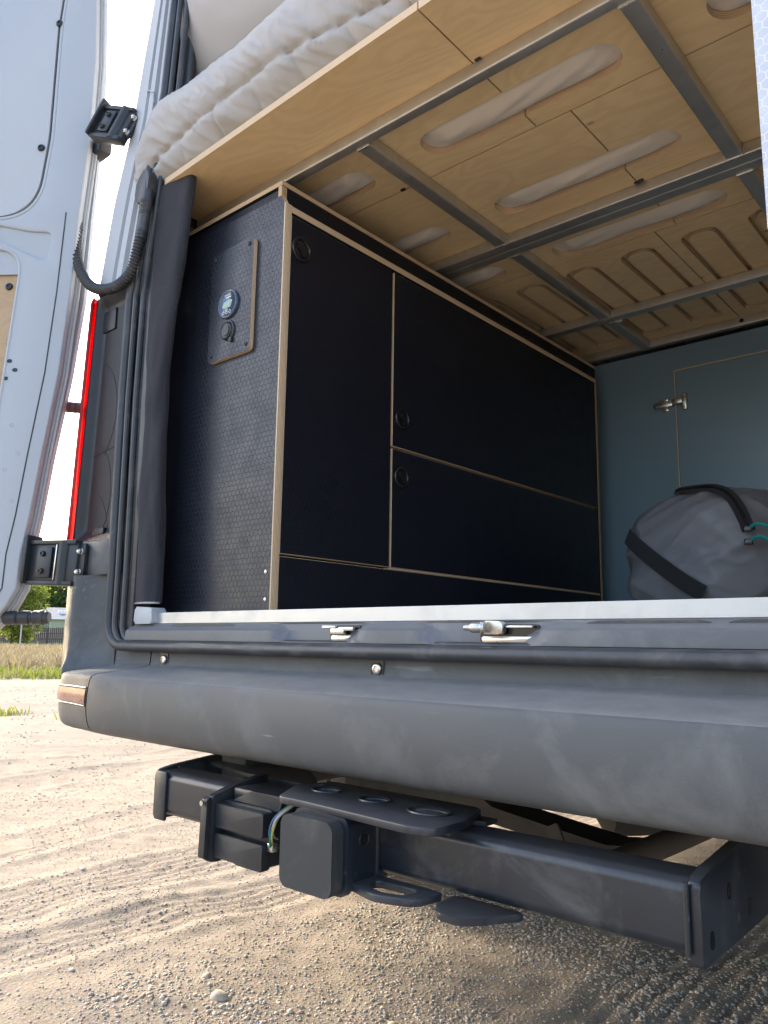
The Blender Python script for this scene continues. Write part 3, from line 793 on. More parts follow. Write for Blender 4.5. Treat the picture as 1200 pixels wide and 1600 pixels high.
# ---- tail lamps
for s in (1, -1):
    lamp = None
    # dark inner housing, dished towards the door
    def fn(u, v):
        z = lerp(.887, 1.494, v); e = min(v, 1-v)
        x = lerp(xo(z)+.004, -1.584, u)
        y = .893+.016*sstep(0, .18, u)*(1-sstep(.86, 1, u))*sstep(0, .05, e)
        return (mx(x, s), y, z)
    lamp = MB().grid(fn, 26, 60).box((min(mx(-1.75, s), mx(-1.59, s)), .912, .888), (max(mx(-1.75, s), mx(-1.59, s)), 1.10, 1.493)).build('tail_lamp', M['lampdark'], van, angle=30)
    # moulded arcs on the housing
    mb = MB()
    for zc in (1.30, 1.10, .985):
        mb.tube([(mx(-1.735+.10*math.sin(a), s), .9093, zc-.10+.13*math.cos(a)) for a in np.linspace(.35, 2.5, 18)], .0014, 6)
        mb.tube([(mx(-1.735+q*.05, s), .9093, zc-.205+q*.006) for q in (0, 1, 2)], .0014, 6)
    mb.box((min(mx(-1.725,s),mx(-1.665,s)), .905, 1.405), (max(mx(-1.725,s),mx(-1.665,s)), .9105, 1.460), .002)
    mb.box((min(mx(-1.69,s),mx(-1.64,s)), .900, .900), (max(mx(-1.69,s),mx(-1.64,s)), .9105, .918), .002)
    mb.build('moulded_arc', M['lampdark'], lamp)
    # red lens wrapping the outer corner
    lp = [(.003,.886),(-.004,.8855),(-.010,.889),(-.015,.905),(-.020,.94),(-.026,1.0),(-.031,1.10)]
    def fn(u, v):
        z = lerp(.884, 1.497, v); dx, y = lp[int(round(u*6))]; e = sstep(0, .02, min(v, 1-v))
        fl = .020*(1-sstep(.89, 1.15, z))*min(1, max(0, (y-.89)/.05))
        return (mx(xo(z)+dx*(.4+.6*e)-fl, s), y+.004*(1-e), z)
    le = MB().grid(fn, 7, 50).build('lens', M['red'], lamp, angle=60)
    mod = le.modifiers.new('thick', 'SOLIDIFY'); mod.thickness = .004
    MB().tube([(mx(-1.574, s), .896, 1.405), (mx(-1.571, s), .896, 1.2), (mx(-1.566, s), .896, .90)], .006, 8).build('body_flange', M['paint'], van)

# ---- underbody, exhaust, wheels
ub = MB(); ub.box((-1.60, 1.12, .46), (.08, 6.0, .65)); ub.build('underbody', M['chassis'], van, False)
mb = MB()
for x in (-1.16, -.16):
    mb.box((x-.035, .92, .40), (x+.035, 4.5, .50), .006)
mb.build('frame_rail', M['chassis'], van)
MB().prism(roundpoly([(-1.0,.44),(-.84,.352),(-.70,.335),(-.58,.325),(-.52,.335),(-.52,.36),(-.60,.350),(-.70,.362),(-.82,.378),(-.96,.46)], .01), lambda u, v, t: (u, t, v), 1.24, 1.32, 0, .003).build('crossmember', M['chassis'], van)
MB().prism(roundpoly([(-.665,.38),(-.645,.39),(-.625,.345),(-.60,.30),(-.62,.29),(-.645,.325)], .004), lambda u, v, t: (u, t, v), 1.16, 1.165).build('bracket', M['chassis'], van)
mb = MB(); mb.tube([(-.54, 1.08, .353), (-.50, 1.25, .370), (-.44, 1.5, .40)], .0185, 20, caps=False); mb.tube([(-.54, 1.08, .353), (-.50, 1.25, .370), (-.44, 1.5, .40)], .0155, 20)
mb.build('exhaust_pipe', plain('rusty_metal', (.13,.105,.085), .8, .2, .4, 20, .3, 200), van)
MB().tube([(-.72, 1.42, .40), (-.70, 1.44, .40), (-.40, 1.70, .42), (-.36, 1.73, .42)], [.03, .085, .085, .03], 24).build('muffler', M['chassis'], van)
MB().tube([(-1.0, 1.38, .46), (-.92, 1.40, .40), (-.86, 1.42, .44)], .012, 10).build('strap', M['chassis'], van)
for s in (1, -1):
    x = mx(-1.66, s)
    wM = frame4((x, WY, .355), (0, 1, 0), (0, 0, 1), (1, 0, 0))
    w = MB().lathe([(.24,-.11),(.31,-.115),(.345,-.09),(.355,-.04),(.355,.04),(.345,.09),(.31,.115),(.24,.11)], wM, 48).build('wheel', M['rubber'], van)
    MB().lathe([(.02,-.06),(.12,-.05),(.20,-.075),(.235,-.10),(.235,.10),(.20,.05),(.12,.03),(.02,.03)], wM, 32).build('rim', M['zinc'], w)
MB().cyl((-1.6, WY, .355), (.1, WY, .355), .05, n=14).build('axle', M['chassis'], van)
MB().box((-1.70, 1.46, .30), (-1.46, 1.475, .56), .003).build('mud_flap', M['rubber'], van)

# ---- rear doors
PD = Vector((-1.87, .77, 0)); DU = Vector((-.80, -.60, 0)); DN = Vector((.60, -.80, 0))
def door_half(s):
    def P(u, v, t):
        """u away from hinge, v height, t towards the inside face normal"""
        p = PD+DU*u+DN*t; return (mx(p.x, s), p.y, v)
    # outline of inner frame: hinge edge follows the body taper
    H = [(2.62,-.10),(2.40,-.118),(2.15,-.134),(1.90,-.134),(1.72,-.124),(1.51,-.118),(1.30,-.106),(1.10,-.082),(.95,-.066),(.86,-.052),(.78,-.050),(.74,-.030),(.70,0.0),(.665,.05)]
    far = .76
    out = [(u, z) for z, u in H]+[(.12,.642),(.3,.635),(far-.05,.635),(far,.68),(far,1.2),(far,1.9),(far-.05,2.3),(far-.10,2.62)]
    def inset(d, a=0):
        return [(u+d, z) for z, u in H]
    win = roundpoly([(-.052,2.50),(-.037,2.25),(-.040,1.93),(-.020,1.706),(.25,1.702),(far-.10,1.702),(far-.10,2.2),(far-.18,2.50)], [.06,.3,.5,.125,0,.12,.2,.06], 10)
    wood = roundpoly([(.012,1.625),(.035,1.22),(.06,.80),(far-.10,.80),(far-.10,1.60),(.20,1.640)], [.075,0,.05,.05,.05,0], 8)
    tri = roundpoly([(-.058,1.668),(-.050,1.588),(.09,1.655),(.09,1.692),(0,1.672)], [.018,.014,0,0,.05], 5)
    d = board('rear_door', out, [win, wood, tri], P, -.022, 0, M['paint'], van, .004)
    board('pocket_floor', [( -.075,1.56),(.12,1.56),(.12,1.70),(-.075,1.70)], [], P, -.0100, -.0060, M['paint'], d, 0)
    # shell and outer skin
    mb = MB(); ex = [(u-.004, z) for u, z in out]
    mb.prism(ex, lambda a, b, c: P(a, b, c), -.040, -.0225)
    mb.build('door_shell', M['paint'], d)
    skin = [(u-(.002+.012*math.exp(-((z-1.55)/.25)**2) if u < .6 else 0), z-(.012 if z < .7 else 0)) for u, z in out]
    MB().prism(skin, lambda a, b, c: P(a, b, c), -.062, -.046, 0, .004).build('outer_skin', M['paint'], d)
    # dark recess floor paints the gap's shade around the flush white window panel
    wi = [((u-.30)*.985+.30, (z-2.1)*.985+2.1) for u, z in win]
    MB().prism(win, lambda a, b, c: P(a, b, c), -.024, -.0185).build('window_recess_shade', M['rubber'], d)
    pw = MB().prism([((u-.30)*.948+.30, (z-2.1)*.964+2.1) for u, z in win], lambda a, b, c: P(a, b, c), -.016, -.006, 0, .002).build('window_panel', M['paintpanel'], d)
    # bright rolled frame inside the opening
    MB().tube([P(a, b, -.010) for a, b in wi+[wi[0]]], .0075, 8, caps=False).build('window_surround', M['paint'], d)
    MB().prism([((u-.33)*.99+.33, (z-1.2)*.99+1.2) for u, z in wood], lambda a, b, c: P(a, b, c), -.020, -.012, 0, .001).build('wood_panel', M['plyc'], d)
    MB().tube([P(a, b, -.004) for a, b in wood+[wood[0]]], .006, 8, caps=False).build('panel_surround', M['paint'], d)
    mb = MB()
    for u, z in ((-.024,2.265),(-.006,1.905),(.16,1.735),(.3,1.735),(.5,1.735),(.046,1.53),(.062,1.30),(.075,1.05)):
        fm = Vector(P(u, z, -.005 if z > 1.7 else -.011)); q = Vector(P(u, z, 1))-Vector(P(u, z, 0)); q.normalize()
        mb.lathe([(.0095,0),(.0095,.0015),(.0075,.0045),(.004,.005),(.0035,.003),(.001,.003)], frame4(fm, Vector((0,0,1)).cross(q), (0,0,1), q), 16)
        mb.build('panel_screw', M['black'], d); mb = MB()
    for u, z in ((.020,1.331),(.004,1.308),(.026,1.287)):
        q = Vector(P(u, z, 1))-Vector(P(u, z, 0)); q.normalize()
        h = MB().prism(rrect(u-.0065, z-.0045, u+.0065, z+.0045, .0044), lambda a, b, c: P(a, b, c), .0001, .0009)
        h.build('drain_hole', M['gloss'], d)
    # dark cord paints the shade of a pressed line along the hinge side, tiny dimples
    ln = [P(u+.034, z, .0006) for z, u in H if z < 1.75]
    MB().tube(ln, .0016, 6).build('pressed_line_shade', M['rubber'], d)
    for u, z in ((.0,1.17),(-.022,1.10),(.006,1.06),(-.018,.985),(-.02,.90)):
        q = Vector(P(u, z, 1))-Vector(P(u, z, 0)); q.normalize()
        MB().lathe([(.0052,0),(.0048,.0008),(.0036,.0008),(.003,.0002),(.0005,.0002)], frame4(Vector(P(u, z, 0)), Vector((0,0,1)).cross(q), (0,0,1), q), 14).build('dimple', M['paint'], d)
    # edge seal, bright in the photograph
    MB().tube([P(u-.006, z, -.030) for z, u in H], .004, 8).build('edge_flange', M['paint'], d)
    return d
dl = door_half(1); dl['label'] = 'open left rear door seen from its white inner side'
door_half(-1)['label'] = 'open right rear door standing outside the right edge of the view'

# ribbed rubber stops: on the door's outer edge
def stop(p, q, r, parent, m):
    P, Q = Vector(p), Vector(q); L = (Q-P).length; d = (Q-P)/L; pts = []; rad = []
    for k in range(33):
        t = k/32; pts.append(P+d*L*t); rr = r*(1-.16*(1 if abs((t*3.2) % 1-.5) > .40 else 0))
        if t > .93: rr = r*(1-.25*(t-.93)/.07)
        if .80 < t < .93: rr *= 1.10
        rad.append(rr)
    MB().tube(pts, rad, 20).build('rubber_stop', m, parent)
cr = Vector((.746,.665,.023))
stop(Vector((-1.878,.80,.712)), Vector((-1.878,.80,.712))+cr*.105+Vector((0,0,.0)), .0165, dl, M['rubber'])
stop(Vector((-1.835,.885,1.236)), Vector((-1.835,.885,1.236))+cr*.046-Vector((0,0,.004)), .0140, dl, plain('glare_tinted_rubber', (.11,.05,.045), .6))  # rubber with pinkish glare mixed into its base colour

# ---- hinges
def hinge(A, B, h0, h1, top, s=1):
    """A door end, B body end (3D, same height); leaf heights h0..h1 about the line"""
    A, B = Vector(A), Vector(B); L = (B-A).length; x = (B-A)/L; y = Vector((.62,-.78,0)); y = (y-x*y.dot(x)).normalized(); z = x.cross(y)
    if z.z < 0: z = -z
    if s < 0:
        f = lambda v: Vector((2*XC-v.x, v.y, v.z)); g_ = lambda v: Vector((-v.x, v.y, v.z)); A = f(A); x, y, z = g_(x), g_(y), g_(z)
    W = frame4(A, x, z, y)           # local: (along, up, towards viewer)
    root = MB()
    root.box((.0, h0, -.012), (L*.98, h1, .010), .006, 0, W)
    root.box((.004, h1-.006, -.012), (L*.96, h1+.004, .016), .002, 0, W); root.box((.004, h0-.004, -.012), (L*.96, h0+.006, .016), .002, 0, W)
    rt = root.build('door_hinge', M['black'], van)
    MB().box((L*.20, h0+.013, .0105), (L*.50, h1-.012, .016), .002, 0, W).build('hinge_plate', M['black'], rt)
    hm = h0+(h1-h0)*.5; dz = (h1-h0)*.21
    for k in (-1, 1):
        c = W @ Vector((L*.33, hm+dz*k, .0162)); n = y
        MB().lathe([(.0068,0),(.0068,.004),(.0055,.0055),(.0035,.0055),(.003,.003),(.0008,.003)], frame4(c, x, z, n), 16).build('hinge_screw', M['black'], rt)
    # barrel and pin gap
    MB().cyl(W @ Vector((L*.70, h0-.002, .004)), W @ Vector((L*.70, h1+.002, .004)), .0165, n=24).build('barrel', M['black'], rt)
    MB().box((L*.555, h0+.008, .011), (L*.578, h1-.004, .013), .0008, 0, W).build('pin_gap', M['zinc'], rt)
    # door flange and body flange with bolts
    MB().box((-.006, h0-.002, -.020), (.004, h1+.016, .024), .004, 0, W).build('door_flange', M['black'], rt)
    MB().prism(roundpoly([(L*.965,h0+.012),(L*.965,h1-.004),(L*1.08,h1-.002),(L*1.08,h0+.016)], .006), lambda a, b, c: W @ Vector((a, b, c)), -.006, .003, 0, .002).build('body_flange', M['black'], rt)
    for k in (-1, 1):
        c = W @ Vector((L*1.005, hm+dz*k*1.15+.003, .003))
        MB().lathe([(.008,-.001),(.008,.002),(.0062,.0035),(.0062,.009),(.003,.0115),(.0008,.0115)], frame4(c, x, z, y), 6).build('hinge_bolt', M['zinc'], rt)
    MB().cyl(W @ Vector((-.004, hm, -.01)), W @ Vector((.006, hm, -.01)), .014, n=14).build('bushing', M['zinc'], rt)
    return rt
for s in (1, -1):
    hinge((-1.822,.828,.838), (-1.668,.868,.832), -.046, .050, False, s)
    ht = hinge((-1.712,.850,1.940), (-1.608,.878,1.897), -.042, .042, True, s)
    mb = MB(); a = Vector((-1.77,.85,1.925)); mb.box((min(mx(-1.80,s),mx(-1.745,s)), .868, 1.896), (max(mx(-1.80,s),mx(-1.745,s)), .905, 1.932), .006)
    mb.build('check_housing', M['black'], ht)

# ---- cable conduit between door and body
cp = spline([(-1.800,.850,1.745),(-1.792,.852,1.690),(-1.785,.852,1.625),(-1.755,.853,1.560),(-1.705,.856,1.508),(-1.645,.860,1.481),(-1.580,.862,1.474),(-1.540,.866,1.497),(-1.522,.868,1.540),(-1.514,.872,1.590)], 420)
cd = MB().tube(cp, [.0112+.0020*math.sin(i*2*math.pi/7.0) for i in range(420)], 16).build('cable_conduit', M['rubber'], van, angle=80)
MB().tube(spline([(-1.812,.845,1.792),(-1.806,.847,1.765),(-1.797,.851,1.725),(-1.791,.852,1.680)], 20), [.004+.0098*min(1, i/9) for i in range(20)], 16).build('conduit_boot', M['rubber'], cd)
MB().tube(spline([(-1.517,.871,1.570),(-1.511,.874,1.620),(-1.508,.876,1.665),(-1.512,.880,1.715)], 20), .0122, 16).build('conduit_sleeve', M['rubber'], cd)
MB().tube([(-1.510,.8735,1.628+.006*i) for i in range(7)], [.0122+.0024*(i % 2) for i in range(7)], 16).build('conduit_clamp', M['rubber'], cd)
gm_ = MB(); oval = rrect(-1.550, 1.662, -1.497, 1.742, .026, 8)
gm_.prism([(u+(v-1.7)*.10, v) for u, v in oval], lambda u, v, t: (u, t, v), .868, .892, 0, .005); gm_.build('conduit_grommet', M['rubber'], cd)
# ------------------------------------------------------------ tow hitch (a part of the van)
hM = M['hitch']
mb = MB(); 
def tubeprof(y0, y1, z0, z1, r, n=10): return rrect(y0, z0, y1, z1, r, n)
mb.prism(tubeprof(.800, .866, .374, .444, .013), lambda u, v, t: (t, u, v), -1.212, -.306)
hitch = mb.build('tow_hitch', hM, van, angle=30, label='black steel receiver hitch under the bumper')
def sideplate(x0, x1, name):
    pl = [(.803,.364),(.803,.444),(.835,.450),(.96,.462),(1.16,.462),(1.16,.375),(.98,.366)]
    o = MB().prism(roundpoly(pl, [.006,.010,.02,.01,.01,.02,.02]), lambda u, v, t: (t, u, v), x0, x1, 0, .0018).build(name, hM, hitch)
    for y, z in ((.884,.419),(.829,.385),(.949,.389),(1.024,.392),(1.03,.44)):
        for xx, d in ((x1, 1), (x0, -1)):
            MB().prism(rrect(y-.0055, z-.0085, y+.0055, z+.0085, .0054), lambda u, v, t: (xx+d*t, u, v), .0001, .0006).build('bolt_hole', M['gloss'], o)
    return o
sideplate(-.306, -.294, 'end_plate')
lp = sideplate(-1.224, -1.212, 'end_plate')
MB().box((-1.2115, .795, .366), (-1.180, .802, .446), .003).build('plate_flange', hM, lp)
# receiver tube with collar and rubber cap
rc = MB().prism(tubeprof(-.793, -.703, .362, .450, .012), lambda u, v, t: (u, t, v), .748, .82, 0, .002).build('receiver_tube', hM, hitch, angle=30)
MB().prism(rrect(-.0055, -.006, .0055, .006, .0054), lambda u, v, t: (-.7028+t, .772+u, .421+v), 0, .0006).build('pin_hole', M['gloss'], rc)
MB().tube([(-.7025,.772+.0085*math.cos(a),.421+.0085*math.sin(a)) for a in np.linspace(0, 2*math.pi, 20)], .0012, 6).build('hole_rim', hM, rc)
MB().prism(tubeprof(-.798, -.699, .357, .452, .014), lambda u, v, t: (u, t, v), .738, .748, 0, .003).build('receiver_collar', hM, rc, angle=30)
MB().prism(tubeprof(-.800, -.706, .358, .447, .014), lambda u, v, t: (u, t, v), .717, .7375, 0, .0035).build('hitch_cap', M['cap'], hitch, angle=30)
# bracing plate on top with lightening holes
def hole(cx, cy, rx, ry, n=24): return [(cx+rx*math.cos(2*math.pi*i/n), cy+ry*math.sin(2*math.pi*i/n)) for i in range(n)]
top = roundpoly([(-.880,.815),(-.835,.742),(-.79,.742),(-.60,.728),(-.565,.735),(-.565,.800),(-.585,.862),(-.60,.875),(-.86,.875)], [.015,.02,.02,.035,.03,.03,.02,.01,.01])
board('top_plate', top, [hole(-.815,.815,.022,.016), hole(-.722,.812,.022,.016), hole(-.625,.805,.028,.019)], lambda u, v, t: (u, v, t), .4505, .4600, hM, hitch, .0015)
MB().prism([(-.90,.84),(-.78,.80),(-.70,.80),(-.57,.85),(-.57,.874),(-.90,.874)], lambda u, v, t: (u, v, t), .4445, .4500).build('weld_plate', hM, hitch)
for cx, cy, rx, ry in ((-.815,.815,.022,.016), (-.722,.812,.022,.016), (-.625,.805,.028,.019)):
    MB().tube([(x, y, .4605) for x, y in hole(cx, cy, rx*1.08, ry*1.08, 28)]+[(cx+rx*1.08, cy, .4605)], .0016, 6, caps=False).build('hole_rim', hM, hitch)
# safety chain loops below
lo = roundpoly([(-.730,.800),(-.715,.752),(-.655,.735),(-.605,.752),(-.595,.800)], [.01,.03,.04,.03,.01], 8)
board('chain_loop', lo, [roundpoly([(-.690,.782),(-.683,.757),(-.652,.750),(-.625,.760),(-.622,.786)], .012, 6)], lambda u, v, t: (u, v, t), .3640, .3730, hM, hitch, .0015)
lo2 = roundpoly([(-.590,.815),(-.588,.775),(-.572,.748),(-.538,.748),(-.520,.768),(-.508,.790),(-.490,.815)], [.01,.02,.02,.02,.02,.01,.01], 6)
MB().prism(lo2, lambda u, v, t: (u, v, t), .3610, .3690, 0, .002).build('chain_hook_plate', hM, hitch)
MB().tube([(-.790,.812,.447),(-.745,.798,.4505),(-.703,.798,.4495)], .003, 8).build('weld_bead', hM, hitch)
MB().tube([(-.7035,.797,.366),(-.7035,.798,.40),(-.7035,.797,.447)], .003, 8).build('weld_bead', hM, hitch)
MB().tube([(-.3065,.799,.376),(-.3065,.799,.442)], .003, 8).build('weld_bead', hM, hitch)
# trailer light module beside the cap
mod = MB().prism(rrect(-.992, .352, -.882, .430, .004), lambda u, v, t: (u, t, v), .772, .800, 0, .002).box((-.985, .785, .425), (-.86, .862, .4475), .004)
mod = mod.build('trailer_socket_module', M['black'], hitch)
MB().prism(roundpoly([(-.990,.3935),(-.882,.3935),(-.882,.4270),(-.990,.4270)], .003), lambda u, v, t: (u, t, v), .757, .7725, 0, .0022).build('module_cover', M['black'], mod)
MB().prism(roundpoly([(-.990,.3510),(-.945,.3510),(-.935,.3490),(-.882,.3490),(-.882,.3850),(-.990,.3850)], .003), lambda u, v, t: (u, t, v), .757, .7725, 0, .0022).build('module_cover', M['black'], mod)
MB().prism(roundpoly([(-.985,.428),(-.87,.4285),(-.862,.449),(-.93,.449)], .004), lambda u, v, t: (u, t, v), .776, .795, 0, .002).build('module_lid', M['black'], mod)
MB().prism(roundpoly([(.750,.344),(.768,.342),(.862,.360),(.862,.458),(.80,.4495),(.752,.436)], .006), lambda u, v, t: (t, u, v), -1.006, -.993, 0, .002).build('mounting_flange', M['black'], mod)
MB().prism(roundpoly([(.742,.350),(.752,.346),(.752,.437),(.744,.432)], .002), lambda u, v, t: (t, u, v), -1.008, -.9945, 0, .0015).build('flange_lip', M['black'], mod)
MB().lathe([(.030,0),(.030,.006),(.026,.014),(.016,.019),(.001,.020)], frame4((-1.006,.800,.392), (0,1,0), (0,0,1), (-1,0,0)), 24).build('socket_dome', M['black'], mod)
MB().lathe([(.004,0),(.004,.003),(.0008,.003)], frame4((-1.0015,.7415,.4275), (1,0,0), (0,0,1), (0,-1,0)), 10).build('flange_rivet', M['zinc'], mod)
for k, (cc, dx) in enumerate((((.0,.20,.12),0), ((.42,.38,.10),.006), ((.45,.20,.22),.003), ((.05,.12,.22),-.003), ((.45,.42,.38),.008))):
    wm = plain('wire_%s' % ('green','yellow','pink','blue','white')[k], cc, .45)
    MB().tube(spline([(-.884,.788,.372+.004*k),(-.872+dx*.6,.764,.384+.004*k),(-.862+dx*.6,.756,.406+.003*k),(-.856+dx*.6,.764,.430),(-.852+dx*.6,.795,.444)], 14), .0017, 6).build('wire', wm, mod)
MB().box((-.880, .764, .376), (-.868, .774, .388), .002).build('wire_connector', M['zinc'], mod)
mb = MB().tube(spline([(-.87,.80,.36),(-.84,.815,.365),(-.80,.83,.368)], 8), .006, 10); mb.build('wire_loom', M['rubber'], mod)
# pin hanging behind the module and arm of the left side rail
MB().prism(roundpoly([(-1.20,.90),(-1.06,.868),(-.92,.868),(-.92,.90),(-1.12,1.05),(-1.2,1.05)], .01), lambda u, v, t: (u, v, t), .444, .450).build('gusset', hM, hitch)
MB().lathe([(.008,0),(.008,.006),(.004,.009),(.0008,.009)], frame4((-.852,.842,.452), (1,0,0), (0,1,0), (0,0,1)), 12).build('eye_bolt', M['zinc'], hitch)
# ------------------------------------------------------------ rolled fabric screen beside the opening
def roll(u, v):
    z = lerp(.742, 1.705, v)
    xr = interp([(.742,-1.392),(.80,-1.394),(1.0,-1.414),(1.15,-1.418),(1.25,-1.417),(1.35,-1.400),(1.5,-1.372),(1.7,-1.350)], z)
    xl = interp([(.742,-1.487),(1.0,-1.500),(1.3,-1.512),(1.7,-1.520)], z)
    a = 2*math.pi*u; c = (xl+xr)/2; hw = (xr-xl)/2
    w = noise.noise(Vector((math.cos(a)*1.2, math.sin(a)*1.2, z*4)))*.006+.003*noise.noise(Vector((math.cos(a)*2, math.sin(a)*2, z*14)))+.004*math.exp(-((z-1.18)/.05)**2)*math.sin(3*a)
    c -= .026; hw *= .86
    x = c+(hw+w)*math.cos(a); y = .920+(.020+w)*math.sin(a)
    return (x, y, z)
scr = thing('rolled_screen', 'rolled black mesh screen hanging inside the left edge of the van opening', 'rolled screen', (-1.45, .935, .742))
mb = MB(); mb.grid(lambda u, v: roll(u, v), 48, 120, closeu=True); k = len(mb.v)
mb.add([roll(i/48, 0) for i in range(48)], [tuple(range(48))])
mb.build('fabric_roll', M['curtain'], scr, angle=80)
MB().tube([roll(u, .0) for u in np.linspace(.55, 1.0, 24)], .0022, 6).build('hem', M['alu'], scr)
MB().tube([roll(.62+.01*math.sin(v*9), v) for v in np.linspace(0, 1, 60)], .0016, 6).build('stitching', M['webbing'], scr)

# ------------------------------------------------------------ black storage cabinet, left
cab = thing('storage_cabinet', 'tall black hexagon-textured cabinet with pale plywood edges along the left side', 'cabinet', (-1.36, 1.7, .72))
CX = -1.153
def two(mbx, axis):    # assign edge material to faces not facing +-axis
    return mbx
def panel(name, a, b, face_axis, face, edge, parent, bev=.0008):
    """rectangular panel: big faces film, thin faces plywood edge"""
    mb = MB().box(a, b, bev, 0, None, 1)
    ax = 'XYZ'.index(face_axis); mi = []
    for f in mb.f:
        v = [Vector(mb.v[i]) for i in f]; n = (v[1]-v[0]).cross(v[2]-v[1])
        n.normalize() if n.length else None
        mi.append(0 if abs(n[ax]) > .9 else 1)
    mb.mi = mi
    return mb.build(name, [face, edge], parent, False)
ep = board('end_panel', [(-1.575,.7195),(CX,.7195),(CX,1.572),(CX-.012,1.594),(CX-.022,1.594),(-1.575,1.598)], [], lambda u, v, t: (u, t, v), .986, .9985, [M['hexend'], M['edgeY']], cab)
# edge strip following the right edge of the end panel
MB().box((CX-.0005, .985, .720), (CX+.0025, 1.004, 1.573), .0006).build('edge_band', M['edgeY'], cab)
panel('cabinet_top', (-1.575, 1.0, 1.558), (CX+.002, 2.406, 1.5725), 'Z', M['hexside'], M['edgeZ'], cab)
panel('tall_door', (CX-.016, 1.006, .8365), (CX, 1.3335, 1.553), 'X', M['hexside'], M['edgeX'], cab)
door1 = bpy.context.scene.objects['tall_door']
du = panel('drawer_front', (CX-.016, 1.3395, 1.1205), (CX, 2.395, 1.553), 'X', M['hexside'], M['edgeX'], cab)
dlw = panel('drawer_front', (CX-.016, 1.3395, .8365), (CX, 2.395, 1.1145), 'X', M['hexside'], M['edgeX'], cab)
panel('plinth', (CX-.016, 1.004, .7195), (CX, 2.406, .8315), 'X', M['hexside'], M['edgeX'], cab)
MB().box((-1.55, 1.004, .722), (CX-.0165, 2.40, 1.557)).build('carcass', M['gloss'], cab, False)
panel('back_end_panel', (CX-.30, 2.3965, .7195), (CX+.002, 2.4085, 1.5575), 'Y', M['hexside'], M['edgeX'], cab)
panel('shelf_edge', (CX-.02, 1.3345, .832), (CX-.0005, 2.395, .8355), 'Z', M['hexside'], M['edgeZ'], cab)
def latch(y, z, r, parent):
    L = frame4((CX, y, z), (0,1,0), (0,0,1), (1,0,0))
    l = MB().lathe([(r,0),(r,.002),(r*.93,.0045),(r*.78,.0050),(r*.70,.0035),(r*.66,.0010),(r*.10,.0010)], L, 40).build('ring_latch', M['gloss'], parent, angle=60)
    return l
for y, z, r, p in ((1.036, 1.487, .0285, door1), (1.375, 1.193, .0265, du), (1.374, 1.051, .0265, dlw)):
    l = latch(y, z, r, p)
    L = frame4((CX, y, z), (0,1,0), (0,0,1), (1,0,0))
    pad = roundpoly([(-.016,.010),(-.004,.015),(.003,.007),(.012,.012),(.016,0),(.012,-.014),(.002,-.019),(-.004,-.006),(-.013,-.001)], .005)
    k = r/.0285
    MB().prism([(a*k, b*k) for a, b in pad], lambda a, b, c: L @ Vector((a, b, c)), .0010, .0044, 0, .0012).build('thumb_grip', M['gloss'], p)
# riser between cabinet and bed
rs_ = thing('bed_riser', 'narrow black box with plywood edges between the black cabinet and the bed base', 'riser', (-1.37, 1.7, 1.594))
panel('riser_face', (-1.575, 1.003, 1.5985), (-1.195, 1.015, 1.6265), 'Y', M['hexend'], M['edgeZ'], rs_)
panel('riser_side', (-1.196, 1.0155, 1.594), (-1.184, 2.47, 1.6325), 'X', M['hexside'], M['edgeZ'], rs_)
MB().box((-1.1945, 1.0015, 1.594), (-1.1835, 1.0150, 1.6328), .0006).build('corner_edge', M['edgeX'], rs_)
panel('riser_top', (-1.575, 1.0005, 1.6330), (-1.1815, 2.47, 1.6435), 'Z', M['hexend'], M['edgeZ'], rs_)
MB().box((-1.575, 1.017, 1.5735), (-1.198, 2.46, 1.6325)).build('riser_core', M['gloss'], rs_, False)

# control panel
cpn = board('control_panel', roundpoly([(-1.383,1.268),(-1.238,1.268),(-1.238,1.524),(-1.383,1.524)], .014, 6), [], lambda u, v, t: (u, t, v), .9760, .9858, [M['hexend'], M['edgeY']], cab)
def yf(x, y, z): return frame4((x, y, z), (1,0,0), (0,0,1), (0,-1,0))
gp = yf(-1.3135, .976, 1.389)
ga = MB().lathe([(.0335,0),(.0335,.0035),(.0320,.0060),(.0295,.0066),(.0285,.0056),(.0005,.0056)], gp, 48).build('battery_gauge', plain('gauge_blue_grey', (.055,.075,.12), .2), cpn, angle=60)
GY_ = .976-.0058
def flat(name, poly, m, d=.0003, parent=cpn):
    return MB().prism(poly, lambda u, v, t: (-1.3135+u, GY_-t, 1.389+v), 0, d).build(name, m, parent, False)
wh = mat('print_white', (.75,.77,.80), .5); bl = mat('print_blue', (.03,.20,.55), .5)
lcd = mat('gauge_display', (.22,.33,.27), .25); lcd2 = mat('gauge_display_green', (.16,.34,.10), .25)
flat('display', [(-.017,-.004),(-.012,-.010),(.012,-.010),(.018,.004),(.013,.007),(-.012,.005)], lcd)
flat('display_bar', [(-.002,-.008),(.010,-.008),(.014,.003),(.010,.004),(.004,-.002)], lcd2, .0005)
flat('logo_mark', [(-.013,.010),(-.008,.007),(-.006,.012),(-.010,.015),(-.013,.014)], bl)
flat('title_line', [(-.005,.0125),(.013,.0125),(.013,.0145),(-.005,.0145)], wh)
for dx in (-.011, 0, .011):
    for z0, r in ((-.0205, .0032),)+(((-.0145, .0026),) if dx == 0 else ()):
        o = MB().tube([(-1.3135+dx+r*math.cos(a), GY_-.0004, 1.389+z0+r*math.sin(a)) for a in np.linspace(0, 2*math.pi, 14)], .0007, 5, caps=False).build('button_icon', wh, cpn)
    if dx: flat('icon_stem', [(dx-.0005,-.0172),(dx+.0005,-.0172),(dx+.0022*(1 if dx < 0 else -1),-.0135),(dx+.0012*(1 if dx < 0 else -1),-.0135)], wh)
